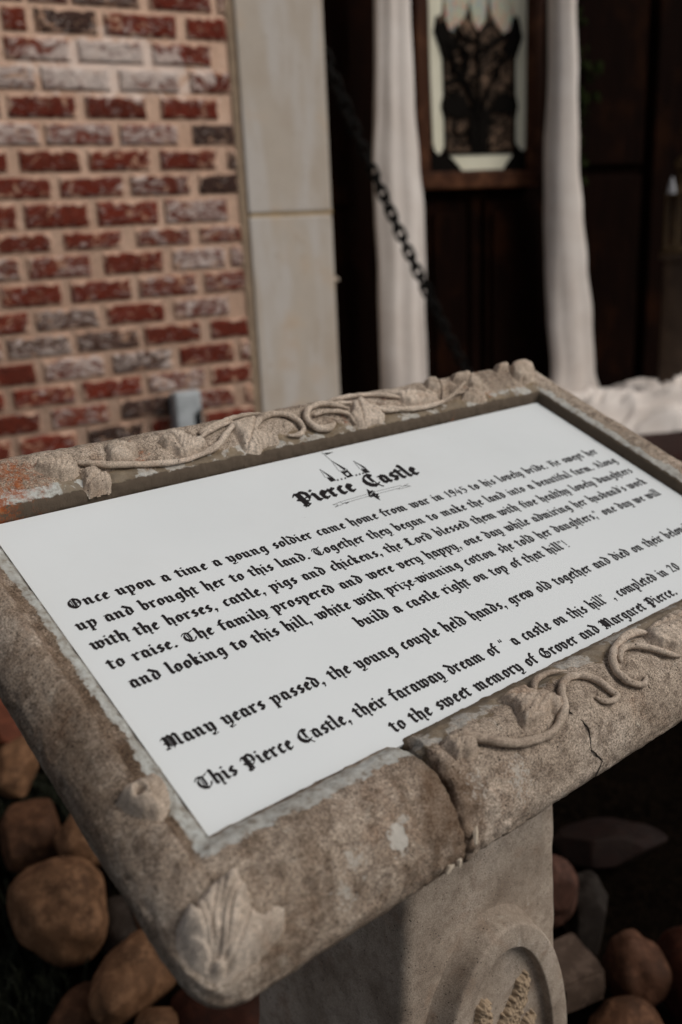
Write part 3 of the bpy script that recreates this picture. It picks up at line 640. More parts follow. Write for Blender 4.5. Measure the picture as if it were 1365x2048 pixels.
LEAVES=[
 ('vine',[(-252.2,322.6),(-248,325.4),(-244.2,327.2),(-239.7,328.2),(-234.5,330.6),(-230.1,330),(-226.2,328.3),(-223.4,324.1),(-221.9,321.6),(-222.8,318.4),(-220.3,316),(-222.3,312.6),(-227.4,309.5),(-231.8,308.9),(-236.7,309.4),(-238.1,312.1),(-240.4,312.6),(-243.5,314.9),(-246.8,316.7),(-249.7,319.2)],(-221.6,318.7)),
 ('vine',[(-191.1,330.5),(-187.3,330.2),(-184,330.1),(-179.1,328.7),(-175.3,327.2),(-170.2,323.7),(-169.6,319.3),(-170.6,316.2),(-175.1,314.1),(-180.9,311.6),(-186.3,312),(-191.2,313.4),(-193.8,315),(-195.4,318.4),(-192.6,321.9)],(-169.2,309.6)),
 ('vine',[(-219.9,309.8),(-215.8,311.8),(-212.1,311.8),(-209,310.4),(-205,307.3),(-201.8,304.9),(-201.1,300.8),(-203.1,297.4),(-206.3,295.7),(-210.5,295.8),(-213.9,295.5),(-216.8,295.9),(-220.1,295.6),(-222.8,297.9),(-222.3,301.1),(-219.6,306.3)],(-198.4,309.8)),
 ('vine',[(-147.1,324.2),(-142.8,326.7),(-137.5,329.6),(-131.4,329.7),(-127,328.6),(-122.9,325),(-121.5,321.9),(-120,319.2),(-113.1,317.9),(-109.8,313.8),(-112.9,310.4),(-118.3,308.6),(-123.7,307.6),(-127.8,306.8),(-132.9,306.5),(-136.6,307.6),(-137.8,310.2),(-138.1,314.2),(-140.7,315.9),(-144,317.8)],(-133,304)),
 ('vine',[(-79.1,324.7),(-73.8,326.1),(-68.2,325.4),(-58.8,328.3),(-49.3,328.8),(-55.9,319.6),(-58.4,314.3),(-54,311.5),(-48,308.4),(-40.4,305.5),(-44.3,301.9),(-49.8,303.1),(-54.5,302.9),(-60.5,300.6),(-64.6,297.7),(-70.6,298.7),(-77.3,300.2),(-77.6,305.7),(-76.1,310.2),(-75.7,315.5)],(-50.3,326.8)),
 ('vine',[(55.9,324),(63,327.4),(68.8,327.8),(70.8,323.2),(72.3,319.1),(75.3,313.2),(81.6,308.8),(82.9,304.8),(77.8,301.1),(69,301.8),(61.1,301),(53.6,299.3),(48.4,302),(45.9,307.1),(42.9,311),(51.3,316.6)],(63.6,329)),
 ('vine',[(161.6,336.8),(173,343.5),(179.2,343.4),(177.4,332.1),(183.5,329.3),(188.8,325.7),(190.1,321.8),(185.3,318),(178,319.4),(170.9,316.1),(168.2,319.1),(162.3,321.9),(158.4,325.8)],(166.7,311.7)),
 ('vine',[(202.5,337.8),(212.8,339.4),(222,338.5),(229,335.2),(226.7,326.7),(229.6,322),(229.5,316.4),(223.7,314.1),(214.6,315.3),(212.6,320.6),(209,324),(202.4,326.3),(198.3,330.2)],(213.9,323.9)),
 ('vine',[(112.7,325.2),(121.4,326.3),(130.8,325.7),(141.3,321.2),(150.1,317.2),(160,315.4),(161.4,312),(156.3,309.3),(145.9,309.2),(134,309.4),(123,310.9),(117.9,314.6),(114.2,319.7)],(109.1,320.3)),
 ('vine',[(205.3,314.8),(214.3,312.4),(222,307.8),(225.2,301.3),(216.1,301.2),(204.6,303.1),(198.4,305.8),(190.1,306.4),(196.8,311)],(195,312.3)),
 ('bud',[(300.8,340.7),(304.8,340),(313.7,339.1),(318.3,334.2),(322.7,328.5),(319.2,321.1),(310.4,314.3),(303.1,311.7),(294.7,310.7),(288.4,313.2),(284.9,317.3),(284.4,323),(287.1,328.6)],(296.9,338.2)),
 ('bud',[(269.3,338.7),(272.4,340.4),(284.9,344.2),(293,343.8),(294.1,338.1),(285.4,331.3),(276.3,329.4),(267,329.7)],(296.6,339.3)),
 ('vine',[(-89.2,-9.7),(-83.3,-8.9),(-77.8,-9.2),(-72.4,-9.6),(-69,-11.6),(-69,-16.2),(-66.4,-19.6),(-61.2,-22.4),(-58,-26.1),(-55.7,-29.8),(-56.6,-33.7),(-60.1,-36.8),(-64.7,-37.7),(-66.6,-34.9),(-71.1,-35),(-77.6,-37.1),(-84.1,-37.6),(-89.2,-37),(-95.1,-36.3),(-94.9,-33.4),(-93.4,-29.9),(-90,-24.5),(-87.5,-19),(-88.4,-15)],(-53.6,-32.7)),
 ('vine',[(-146.1,-18.8),(-141.5,-18),(-136.7,-18.3),(-133.6,-22.3),(-132,-26.5),(-133.3,-30.3),(-137.6,-34),(-141.7,-35.2),(-145.9,-34.9),(-148.2,-32.8),(-151.9,-32.1),(-153,-28.7),(-152.6,-25.9),(-152.7,-21.8),(-149.7,-18.2)],(-129.1,-28.7)),
 ('vine',[(62.4,-17.7),(72.8,-14),(82.9,-13.4),(95.1,-12.3),(105,-12.6),(113.5,-15.2),(115.5,-23.2),(109.7,-30.3),(98.5,-36.4),(89.2,-40.2),(77.9,-40),(69.8,-39),(66.3,-35),(59.5,-33.5),(58.5,-28.5),(56.5,-24.3)],(59.8,-17)),
 ('rosette',[(-332.6,36.8),(-330,38.5),(-325.9,39.7),(-321.9,39.1),(-313.7,43.4),(-309.2,41.9),(-306.7,36.9),(-307.1,31),(-309.4,25.1),(-313,20.7),(-321.2,14.2),(-324.8,16.5),(-327.5,20.5),(-329.8,25.5),(-331.5,29.9)],(-324,30.9)),
 ('corner',[(-330.7,-34.8),(-328,-33.3),(-324.4,-32.7),(-320.8,-31.4),(-316.9,-30),(-312.6,-29.4),(-308.6,-30.2),(-306.3,-32.3),(-306.2,-36.7),(-305.8,-40.5),(-305.7,-45.1),(-305.7,-50.2),(-304.1,-52.4),(-299.3,-51.9),(-294.8,-52),(-291.8,-54.5),(-291.8,-57),(-295.4,-59.6),(-302.2,-61.2),(-310.2,-62.2),(-317.3,-62.1),(-324.3,-61.9),(-330.5,-61.1),(-332.9,-58.8),(-335.7,-55.2),(-338.3,-50.3),(-339.8,-44.5),(-340,-39.8),(-338.7,-35.8),(-335.9,-33.9),(-331.4,-31.4)],(-330.5,-59.7)),
]
CRACK=[(-54.6,-35.6),(-55.4,-41.1),(-50.2,-47),(-47.7,-52.6),(-47.5,-57),(-49.2,-62.2),(-44.2,-65.6),(-39.8,-67.8),(-42.6,-70),(-50.9,-72.9)]

# ================================================================= THE SIGN LECTERN
SR = Matrix(((0.7645060, -0.6116287, 0.2035704), (-0.2152811, -0.5399233, -0.8137179), (0.6076056, 0.5782675, -0.5444467)))
ST = Vector((0.1611911, 0.1035242, 0.6628374))
A_ = M @ SR; T_ = M @ ST + CAM
def S(x, y, z=0.): return A_ @ Vector((x, y, z)) + T_      # sign-face coordinates (metres) -> world
NRM = A_.col[2].copy()
UH = Vector((A_.col[0].x, A_.col[0].y, 0)).normalized(); WH = Vector((-UH.y, UH.x, 0))
P0 = S(0, 0, 0)
def PD(a, b, z): return P0+UH*a+WH*b+Vector((0, 0, z))     # pedestal coordinates: along, away, height from the plate's near edge
m_stone = stone_mat('cast_stone', True, STK)
m_relief = stone_mat('relief_stone', False, STK*1.24, .5, .35)
m_ped = stone_mat('pedestal_stone', False, STK*.92, .4, .3)
lect = empty('sign_lectern', tuple(PD(0, .17, -P0.z)), 'weathered cast stone lectern holding the white lettered sign panel', 'lectern')

def chaikin(P, k=2):
    for _ in range(k):
        Q = [P[0]]
        for a, b in zip(P, P[1:]):
            Q += [tuple(.75*u+.25*v for u, v in zip(a, b)), tuple(.25*u+.75*v for u, v in zip(a, b))]
        P = Q+[P[-1]]
    return P
def resamp(P, n):
    L = [0]
    for a, b in zip(P, P[1:]): L.append(L[-1]+math.dist(a, b))
    out = []; j = 0
    for i in range(n):
        s = L[-1]*i/(n-1)
        while j < len(P)-2 and L[j+1] < s: j += 1
        f = (s-L[j])/max(L[j+1]-L[j], 1e-9); out.append(tuple(u+(v-u)*f for u, v in zip(P[j], P[j+1])))
    return out
NQ = 110
def cang(f):                                     # corner angles spaced evenly along the squared-off corner
    a = f*math.pi/2
    return math.atan2(math.sin(a)**(SE/2)*1, math.cos(a)**(SE/2)) if 0 < f < 1 else a
stations = []                                   # (base x, base y, angle, front-end key)
GXR = lambda d: -.1590-.0055*min(d/.066, 1)+.0012*math.sin(d*300)
GXL = lambda d: -.1770+.0050*min(d/.066, 1)
nf = 420
for k in range(nf+1): stations.append(('fr', k/nf, -math.pi/2))
for k in range(1, 70): stations.append(('c', (PW, 0), -math.pi/2+cang(k/70)))
for k in range(190): stations.append(('c', (PW, PH*k/189), 0))
for k in range(1, 70): stations.append(('c', (PW, PH), cang(k/70)))
for k in range(520): stations.append(('c', (PW-2*PW*k/519, PH), math.pi/2))
for k in range(1, 70): stations.append(('c', (-PW, PH), math.pi/2+cang(k/70)))
for k in range(190): stations.append(('c', (-PW, PH-PH*k/189), math.pi))
for k in range(1, 70): stations.append(('c', (-PW, 0), math.pi+cang(k/70)))
for k in range(111): stations.append(('fl', k/110, -math.pi/2))
V = []; sl_ = []; dd = []; wht = []; tape = []; lipd = []; lside = []
def station(kind, arg, ang, shrink=1., push=0.):
    P = resamp(chaikin(prof2(ang), 1), NQ)
    cx_, cz_ = .034, -.020
    dl = [math.hypot(p[0], p[1]) for p in P]; dm = max(dl); im = dl.index(dm)
    for i, (ox, oy, z) in enumerate(P):
        d = -oy; d2, z2 = cx_+(d-cx_)*shrink, cz_+(z-cz_)*shrink
        if kind == 'fr': x = GXR(d)+(PW-GXR(d))*arg-push; y = -d2
        elif kind == 'fl': x = -PW+(GXL(d)+PW)*arg+push; y = -d2
        else: x = arg[0]+ox; y = arg[1]+oy; z2 = z
        V.append((x, y, z2)); sl_.append((x, y, z2)); dd.append(dl[i]/dm if i <= im else 1.)
        wsd = sides(ang)
        lf = max(0, min(1, (-x-.12)/.16))
        wq = wsd.get('L', 0)*1.0+wsd.get('R', 0)*.75+wsd.get('B', 0)*(.6+.4*max(0, min(1, (-x-.17)/.08)))+wsd.get('F', 0)*(.85 if kind in ('fl', 'c') else .5)
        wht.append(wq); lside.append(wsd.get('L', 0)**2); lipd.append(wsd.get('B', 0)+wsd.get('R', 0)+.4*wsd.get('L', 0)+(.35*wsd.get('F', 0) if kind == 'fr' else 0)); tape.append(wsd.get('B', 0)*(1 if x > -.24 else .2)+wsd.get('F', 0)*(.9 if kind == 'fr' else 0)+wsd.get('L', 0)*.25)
capr = .007
for k in range(8):
    a = math.pi/2*(k+.3)/8.3; station('fr', 0, -math.pi/2, 1-(1-math.sin(a))*.16, capr*math.cos(a)*.6)
for s_ in stations: station(*s_)
for k in range(8):
    a = math.pi/2*(1-(k+1)/8.3); station('fl', 1, -math.pi/2, 1-(1-math.sin(a))*.2, capr*math.cos(a)*.8)
ns = len(V)//NQ
F = []
for i in range(ns-1):
    for j in range(NQ):
        F.append((i*NQ+j, (i+1)*NQ+j, (i+1)*NQ+(j+1) % NQ, i*NQ+(j+1) % NQ))
F += [list(range(NQ)), [(ns-1)*NQ+j for j in range(NQ-1, -1, -1)]]
# the relief sits in shallow carved hollows: points along its outline
from mathutils import kdtree
def catmull(P, step):
    P = [Vector((*p, 0)) for p in P]; out = []
    for i in range(len(P)-1):
        a, b, c_, d = P[max(i-1, 0)], P[i], P[i+1], P[min(i+2, len(P)-1)]
        n = max(2, int((c_-b).length/step))
        for k in range(n):
            t = k/n; out.append(.5*((2*b)+(c_-a)*t+(2*a-5*b+4*c_-d)*t*t+(3*b-a-3*c_+d)*t*t*t))
    out.append(P[-1]); return out
def outl(P, step=.0012):
    P = [(x/1000, y/1000) for x, y in P]; out = []
    for a, b in zip(P, P[1:]+P[:1]):
        n = max(1, int(math.dist(a, b)/step)); out += [(a[0]+(b[0]-a[0])*i/n, a[1]+(b[1]-a[1])*i/n) for i in range(n)]
    return out
hol = [(x, y, .0008, .0016) for k, P, b in LEAVES for x, y in outl(P)]
for r, P in VINES: hol += [(q.x, q.y, r/1000*.55, .0015) for q in catmull([(x/1000, y/1000) for x, y in P], .0015)]
KD = kdtree.KDTree(len(hol))
for i, h in enumerate(hol): KD.insert((h[0], h[1], 0), i)
KD.balance()
# weathering of the cast surface
W2 = []
for i in range(ns):
    for j in range(NQ):
        k = i*NQ+j; a = Vector(V[i*NQ+(j-1) % NQ]); b = Vector(V[i*NQ+(j+1) % NQ]); tg = (b-a)
        i0, i1 = max(i-1, 0), min(i+1, ns-1); al = Vector(V[i1*NQ+j])-Vector(V[i0*NQ+j])
        n = al.cross(tg)
        n = n.normalized() if n.length > 1e-12 else Vector((0, 0, 1))
        p = Vector(V[k]); nx_s = 1
        amt = .0008*FBM(p*30, 3)+.0006*FBM(p*140, 3)
        if dd[k] < .3: amt += .0006*FBM(p*120+Vector((5, 1, 2)), 4)
        if p.x > -.20 and p.x < -.13 and p.y < -.004: amt += .0012*FBM(p*130, 3)-.0006
        if p.x > -.166 and p.x < -.12 and p.y < .0: amt += .0024*FBM(p*50+Vector((9, 0, 0)), 3)*(1-(p.x+.166)/.046)
        if n.dot(Vector((0, 0, 1)) if j < NQ*.5 else Vector((0, 0, -1))) < 0: n = -n
        if dd[k] < .99 and p.z > -.03:
            c0, ki, ds = KD.find((p.x, p.y, 0)); hw = hol[ki][2]
            if ds < hw+.006: amt -= .0018*math.exp(-((max(0, ds-hw))/.0022)**2)
        W2.append(p+n*amt)
frame = mesh('stone_frame', [S(*p) for p in W2], F, m_stone, lect, attrs={'sl': ('FLOAT_VECTOR', sl_), 'dd': ('FLOAT', dd), 'wht': ('FLOAT', wht), 'tape': ('FLOAT', tape), 'lipd': ('FLOAT', lipd), 'lside': ('FLOAT', lside)})
mb = MB(); b0 = [(-.2985, .0015, -.052), (.2985, .0015, -.052), (.2985, PH-.0015, -.052), (-.2985, PH-.0015, -.052)]
mb.add([S(*p) for p in b0]+[S(p[0], p[1], -.0165) for p in b0], [(0, 3, 2, 1), (4, 5, 6, 7), (0, 1, 5, 4), (1, 2, 6, 5), (2, 3, 7, 6), (3, 0, 4, 7)])
mb.build('backing_slab', flat_mat('dark_backing', (.012, .010, .008, 1), (.03, .025, .02, 1), 40, .9), lect)

# ---- vine relief on the rails ----
for vi, (r, P) in enumerate(VINES):
    Q = catmull([(x/1000, y/1000) for x, y in P], .0018); n = len(Q); pts = []; rr = []
    r = r/1000*.55
    for i, q in enumerate(Q):
        tp = min(1, (n-1-i)/6, i/5)
        k = r*(.35+.65*max(tp, 0)**.6)*(1+.22*N3((q.x*160, q.y*160, vi)))*(1.12-.3*i/n)
        z = zsurf(q.x, q.y)+k*.62
        pts.append((q.x+.0006*N3((q.x*220, q.y*220, 1)), q.y+.0006*N3((q.x*220, q.y*220, 2)), z)); rr.append(k)
    mb = MB(); mb.tube([S(*p) for p in pts], rr, 12, up=NRM); mb.build('vine_stem', m_relief, frame, smooth=True)
def inside(P, x, y):
    c_ = False; n = len(P)
    for i in range(n):
        x0, y0 = P[i]; x1, y1 = P[i-1]
        if (y0 > y) != (y1 > y) and x < (x1-x0)*(y-y0)/(y1-y0)+x0: c_ = not c_
    return c_
def edge_d(P, x, y):
    m = 9e9
    for i in range(len(P)):
        ax, ay = P[i-1]; bx, by = P[i]; dx, dy = bx-ax, by-ay
        t = max(0, min(1, ((x-ax)*dx+(y-ay)*dy)/(dx*dx+dy*dy+1e-15)))
        m = min(m, math.hypot(x-ax-t*dx, y-ay-t*dy))
    return m
def relief_leaf(kind, P, base, idx):
    P = [(x/1000, y/1000) for x, y in P]; bx, by = base[0]/1000, base[1]/1000
    g = .0008; mrg = .003
    xs = [p[0] for p in P]; ys = [p[1] for p in P]
    x0, x1, y0, y1 = min(xs)-mrg, max(xs)+mrg, min(ys)-mrg, max(ys)+mrg
    nx, ny = int((x1-x0)/g)+2, int((y1-y0)/g)+2
    cxm, cym = sum(xs)/len(xs), sum(ys)/len(ys)
    far = max(P, key=lambda p: math.dist(p, (bx, by))); a0 = math.atan2(cym-by, cxm-bx) if kind == 'corner' else math.atan2(far[1]-by, far[0]-bx)
    Lf = max(math.dist(p, (bx, by)) for p in P)
    th, dome, vd = {'vine': (.0044, .0030, .0024), 'bud': (.0046, .0050, .0008), 'rosette': (.0046, .0034, .0014), 'corner': (.0064, .0042, .0050)}[kind]
    SD = []; V = []
    for j in range(ny+1):
        for i in range(nx+1):
            x, y = x0+i*g, y0+j*g
            jx, jy = x+.0011*N3((x*260, y*260, idx)), y+.0011*N3((x*260, y*260, idx+5))
            e = edge_d(P, jx, jy); sd = e if inside(P, jx, jy) else -e
            SD.append(sd)
            zs = zsurf(x, y)
            if sd < 0: h = max(-.004, sd*2.2)
            else:
                h = th*(1-math.exp(-sd/.0007))+dome*(1-math.exp(-sd/.006))
                px, py = x-bx, y-by; rad = math.hypot(px, py); an = math.atan2(py, px)-a0
                an = (an+math.pi) % (2*math.pi)-math.pi
                u = rad/Lf
                if kind == 'vine':
                    # midrib ridge, side veins leaving it in a herring-bone
                    across = rad*math.sin(an); along = rad*math.cos(an)
                    h -= vd*1.25*math.exp(-(across/.0011)**2)
                    ph = (along-abs(across)*.8)/max(Lf*.15, .0030)+.35*N3((x*120, y*120, idx+3))
                    h -= vd*.6*(max(0, math.cos(ph*2*math.pi))**4)*min(1, abs(across)/.0015)
                    h += .0009*N3((x*330, y*330, idx+1))
                elif kind == 'corner':
                    for va, wd in ((0, 1.1), (.42, 1), (-.42, 1), (.85, 1), (-.85, 1), (1.3, .9), (-1.3, .9), (1.7, .8), (-1.7, .8)):
                        dv = rad*(an-va-.16*math.sin(u*4+va*3)); h -= vd*wd*(math.exp(-((dv-.0014)/.0010)**2)+math.exp(-((dv+.0014)/.0010)**2))*.7*min(1, rad/.006)*(1-u*.55)
                    h += .0016*math.cos(an*7.5)*min(1, rad/.02)*(.4+.6*u)
                    if rad < .006: h += .0022*math.exp(-(rad/.0026)**2)-.003*math.exp(-((rad-.0045)/.0014)**2)
                elif kind == 'rosette':
                    h -= .0075*math.exp(-(rad/.0022)**2)
                    h += .0010*math.cos(an*3+.6)*min(1, rad/.008)-.0016*math.exp(-((rad-.0075-.002*math.sin(an))/.0011)**2)*(1 if math.sin(an+1.2) > -.2 else 0)+.0016*math.exp(-((rad-.0042)/.0014)**2)
                else:
                    h += .0005*N3((x*300, y*300, idx)); h -= vd*math.exp(-((px*math.sin(a0)-py*math.cos(a0))/.0012)**2)
            V.append((x, y, zs+h))
    n1 = nx+1; F = []
    for j in range(ny):
        for i in range(nx):
            q = (j*n1+i, j*n1+i+1, (j+1)*n1+i+1, (j+1)*n1+i)
            if max(SD[k] for k in q) > -.0016: F.append(q)
    used = sorted({k for f in F for k in f}); mp_ = {k: n for n, k in enumerate(used)}
    nm = {'vine': 'vine_leaf', 'bud': 'corner_bud', 'rosette': 'rosette', 'corner': 'corner_leaf'}[kind]
    return mesh(nm, [S(*V[k]) for k in used], [[mp_[k] for k in f] for f in F], m_relief, frame)
for i, (k, P, b) in enumerate(LEAVES): relief_leaf(k, P, b, i*7)
# hairline crack and small chips at the break
Q = catmull([(x/1000, y/1000) for x, y in CRACK], .001)
m_crack = flat_mat('crack_dirt', (.012, .008, .006, 1), (.03, .022, .016, 1), 60, .95)
mb = MB(); mb.tube([S(q.x+.0008*N3((q.x*500, q.y*500, 0)), q.y, zsurf(q.x, q.y)+.0003) for q in Q], [.00045+.0003*abs(N3((q.x*300, q.y*300, 3))) for q in Q], 6, up=NRM)
mb.build('hairline_crack', m_crack, frame, smooth=True)
m_shard = flat_mat('mortar_shard', rgb(170, 156, 138), rgb(196, 182, 164), 90, .9)
for (ax, ay, bx_, by_, zz, wd) in ((-.1655, -.0715, -.158, -.0635, -.012, .0018), (-.188, -.0735, -.182, -.0725, -.020, .0018), (-.1785, -.074, -.1755, -.0715, -.020, .0017)):
    mb = MB(); mb.tube([S(ax, ay, zz), S((ax+bx_)/2, (ay+by_)/2+.001, zz+.002), S(bx_, by_, zz+.003)], [wd*.5, wd, wd*.3], 5, up=NRM); mb.build('mortar_shard', m_shard, frame)

# ---- white panel with lettering ----
t = NT('white_panel'); a = t.noise(500, 2); b = t.noise(6, 3)
m_panel = t.out(t.mix(t.math('MULTIPLY', t.step(t.voro(42), .030, .012), .35), t.mix(t.math('MULTIPLY', t.step(t.noise(3.2, 6, .7), .5, .75), .10), t.ramp(b, [(.3, PANEL1), (.7, PANEL2)]), (.50, .48, .44, 1)), (.30, .28, .26, 1)), .42, a, .00008, .4, spec=.35)
mb = MB(); x0, x1, y0, y1 = -.2988, .3, -.0015, PH-.0005
mb.add([S(x0, y0, -.0024), S(x1, y0, -.0024), S(x1, y1, -.0024), S(x0, y1, -.0024), S(x0, y0, 0), S(x1, y0, 0), S(x1, y1, 0), S(x0, y1, 0)],
       [(0, 3, 2, 1), (4, 5, 6, 7), (0, 1, 5, 4), (1, 2, 6, 5), (2, 3, 7, 6), (3, 0, 4, 7)])
panel = mb.build('white_panel', m_panel, lect)
m_ink = NT('print_ink').out((.0105, .0075, .0078, 1), .5, spec=.25)

# broad-nib blackletter: every stroke is a pen path swept with a slanted rectangular nib
NIB_A, NIB_W, NIB_T = R_(42), .297, .05
def hull(P):
    P = sorted(set((round(x, 5), round(y, 5)) for x, y in P))
    def half(P):
        H = []
        for p in P:
            while len(H) > 1 and (H[-1][0]-H[-2][0])*(p[1]-H[-2][1])-(H[-1][1]-H[-2][1])*(p[0]-H[-2][0]) <= 0: H.pop()
            H.append(p)
        return H
    a, b = half(P), half(P[::-1]); return a[:-1]+b[:-1]
def nib(k=1., th=NIB_T):
    if k < 0: return [(s*-k/2, u*-k/2) for s in (-1, 1) for u in (-1, 1)]     # fine square pen
    ca, sa = math.cos(NIB_A), math.sin(NIB_A); w_, t_ = NIB_W*k/2, th/2
    return [(s*w_*ca-u*t_*sa, s*w_*sa+u*t_*ca) for s in (-1, 1) for u in (-1, 1)]
G = {}                                           # glyph -> (advance, [(nib factor, path), ...]); x-height = 1
TH = -.075                                         # nib factor of hairlines
def g(ch, adv, *st): G[ch] = (adv, st)
def s_(*p, k=1.): return (k, p)
def hl(*p): return (TH, p)
# o-shape pieces
def bowl_l(x=.17): return s_((x, .80), (x, .24), (x+.14, .09))
def bowl_r(x=.55, top=.91): return s_((x-.22, top), (x, .77), (x, .24))
g('o', .74, bowl_l(), bowl_r(), hl((.31, .09), (.55, .27)), hl((.17, .80), (.33, .92)))
g('a', .80, s_((.17, .74), (.17, .24), (.30, .10)), s_((.30, .92), (.55, .76), (.55, .20), (.67, .09)), hl((.30, .10), (.55, .30)), hl((.15, .76), (.34, .94)), hl((.05, .86), (.3, .92)))
g('b', .74, s_((.07, 1.48), (.17, 1.38), (.17, .24), (.31, .09)), bowl_r(), hl((.31, .09), (.55, .27)), hl((.17, .72), (.33, .90)))
g('c', .58, bowl_l(), s_((.31, .93), (.46, .80)), hl((.17, .80), (.33, .93)), hl((.31, .09), (.50, .24)))
g('d', .74, bowl_l(), s_((.06, 1.36), (.20, 1.22), (.55, .88), (.55, .24)), hl((.31, .09), (.55, .27)), hl((.17, .80), (.36, .95)))
g('e', .60, bowl_l(), s_((.31, .94), (.49, .78), k=.9), s_((.52, .74), (.20, .50), k=-.12), hl((.17, .80), (.33, .93)), hl((.31, .09), (.52, .26)))
g('f', .50, s_((.19, 1.24), (.19, .20), (.28, .10)), s_((.30, 1.40), (.44, 1.28)), hl((.19, 1.22), (.33, 1.42)), s_((-.02, .90), (.46, .90), k=-.15))
g('g', .78, s_((.17, .80), (.17, .32), (.30, .18)), s_((.33, .91), (.55, .77), (.55, -.10), (.44, -.30)), hl((.30, .18), (.55, .36)), hl((.17, .80), (.35, .92)), s_((.16, -.24), (.30, -.38), k=.8), hl((.30, -.38), (.55, -.10)), s_((.52, .90), (.70, .86), k=.45))
g('h', .78, s_((.07, 1.48), (.17, 1.38), (.17, .20), (.27, .10)), s_((.33, .91), (.57, .77), (.57, .06)), hl((.17, .72), (.36, .92)), hl((.57, .08), (.50, -.12)), s_((.50, -.13), (.60, -.24), k=.7))
g('i', .42, s_((.05, .89), (.17, .77), (.17, .22), (.29, .10)), s_((.13, 1.27), (.21, 1.19), k=.75), hl((.29, .10), (.40, .2)))
g('k', .74, s_((.07, 1.48), (.17, 1.38), (.17, .20), (.27, .10)), s_((.34, .93), (.50, .78), k=.9), hl((.17, .62), (.38, .94)), hl((.50, .78), (.24, .54)), s_((.26, .56), (.44, .24), (.58, .10)))
g('l', .42, s_((.07, 1.48), (.17, 1.38), (.17, .22), (.29, .10)), hl((.29, .10), (.40, .2)))
g('m', 1.24, s_((.05, .89), (.17, .77), (.17, .20), (.26, .11)), s_((.40, .90), (.54, .77), (.54, .20), (.63, .11)), s_((.77, .90), (.91, .77), (.91, .22), (1.03, .10)), hl((.17, .68), (.42, .91)), hl((.54, .68), (.79, .91)), hl((1.03, .1), (1.14, .2)))
g('n', .87, s_((.05, .89), (.17, .77), (.17, .20), (.26, .11)), s_((.40, .90), (.54, .77), (.54, .22), (.66, .10)), hl((.17, .68), (.42, .91)), hl((.66, .10), (.77, .2)))
g('p', .78, s_((.02, .90), (.17, .78), (.17, -.30)), bowl_r(.57), s_((.34, .14), (.46, .06), k=.6), hl((.42, .08), (.57, .27)), hl((.17, .68), (.35, .91)), s_((.04, -.34), (.30, -.40), k=.55), hl((.17, .1), (.38, .12)))
g('r', .60, s_((.05, .89), (.17, .77), (.17, .20), (.28, .10)), s_((.36, .93), (.49, .81)), hl((.17, .66), (.40, .94)), hl((.49, .8), (.58, .9)))
g('s', .60, s_((.17, .80), (.17, .66), (.45, .40), (.45, .26)), s_((.32, .93), (.46, .81), k=.9), hl((.17, .78), (.33, .94)), s_((.14, .22), (.29, .09), k=.95), hl((.29, .08), (.47, .26)))
g('t', .50, s_((.10, 1.12), (.17, 1.05), (.17, .22), (.29, .10)), s_((-.02, .90), (.42, .90), k=-.15), hl((.29, .10), (.42, .22)), hl((.02, .92), (.2, 1.15)))
g('u', .86, s_((.05, .89), (.17, .77), (.17, .24), (.30, .10)), s_((.43, .89), (.55, .77), (.55, .22), (.67, .10)), hl((.30, .10), (.55, .32)), hl((.67, .1), (.78, .2)))
g('v', .74, s_((.03, .93), (.17, .80), (.17, .26), (.33, .07)), s_((.36, .92), (.55, .77), (.55, .28)), hl((.33, .07), (.55, .28)))
g('w', 1.10, s_((.03, .93), (.17, .80), (.17, .26), (.31, .09)), s_((.42, .91), (.54, .79), (.54, .26), (.69, .07)), s_((.72, .92), (.91, .77), (.91, .28)), hl((.31, .09), (.54, .30)), hl((.69, .07), (.91, .28)))
g('y', .76, s_((.03, .93), (.17, .80), (.17, .26), (.30, .12)), s_((.43, .91), (.57, .77), (.57, .05), (.44, -.16)), hl((.30, .12), (.57, .32)), hl((.48, -.1), (.22, -.22)), s_((.22, -.18), (.34, -.34), k=.7), hl((.34, -.34), (.62, -.26)))
g('z', .62, s_((.04, .88), (.46, .88), k=.6), hl((.50, .90), (.14, .46)), s_((.10, .48), (.40, .48), k=.45), s_((.28, .48), (.48, .26), (.46, .02)), hl((.46, .0), (.2, -.26)), s_((.18, -.2), (.32, -.32), k=.6))
# capitals
g('O', 1.24, s_((.55, 1.28), (.28, 1.12), (.17, .80), (.20, .46), (.38, .20), (.60, .08), k=1.05), s_((.62, 1.30), (.90, 1.10), (1.02, .75), (.98, .42), (.82, .18), (.60, .08), k=.85), s_((.58, 1.18), (.58, .28), k=.5), hl((.70, 1.2), (.70, .2)), hl((.42, 1.2), (.42, .3)), hl((.70, .7), (.95, .62)))
g('T', 1.10, s_((.02, 1.02), (.14, 1.22), (.36, 1.26), (.62, 1.16), (.98, 1.30), k=.6), s_((.34, 1.14), (.16, .88), (.16, .52), (.34, .20), (.62, .08), (.86, .20), (.98, .46), k=.85), s_((.60, 1.14), (.60, .34), k=.7), hl((.42, 1.1), (.42, .3)), hl((.60, .34), (.5, .26)))
g('H', 1.06, s_((.04, 1.22), (.20, 1.32), (.34, 1.20), k=.75), s_((.28, 1.24), (.28, .2), k=1), s_((.08, .14), (.30, .1), (.42, .2), k=.6), hl((.42, 1.25), (.42, .2)), s_((.44, .66), (.62, .86), (.82, .70), (.82, .12), (.70, -.10), k=.9), s_((.56, 1.28), (.80, 1.16), k=.8), hl((.36, 1.18), (.62, 1.3)), hl((.1, .62), (.5, .74)))
g('A', 1.06, s_((.14, 1.12), (.36, 1.34), (.76, .22), (.90, .10), k=1), s_((.40, 1.1), (.24, .34), (.10, .14), k=.55), s_((.12, .52), (.66, .56), k=.35), s_((.02, .12), (.3, .1), k=.5), hl((.5, 1.2), (.36, .4)), hl((.14, 1.1), (.05, .9)))
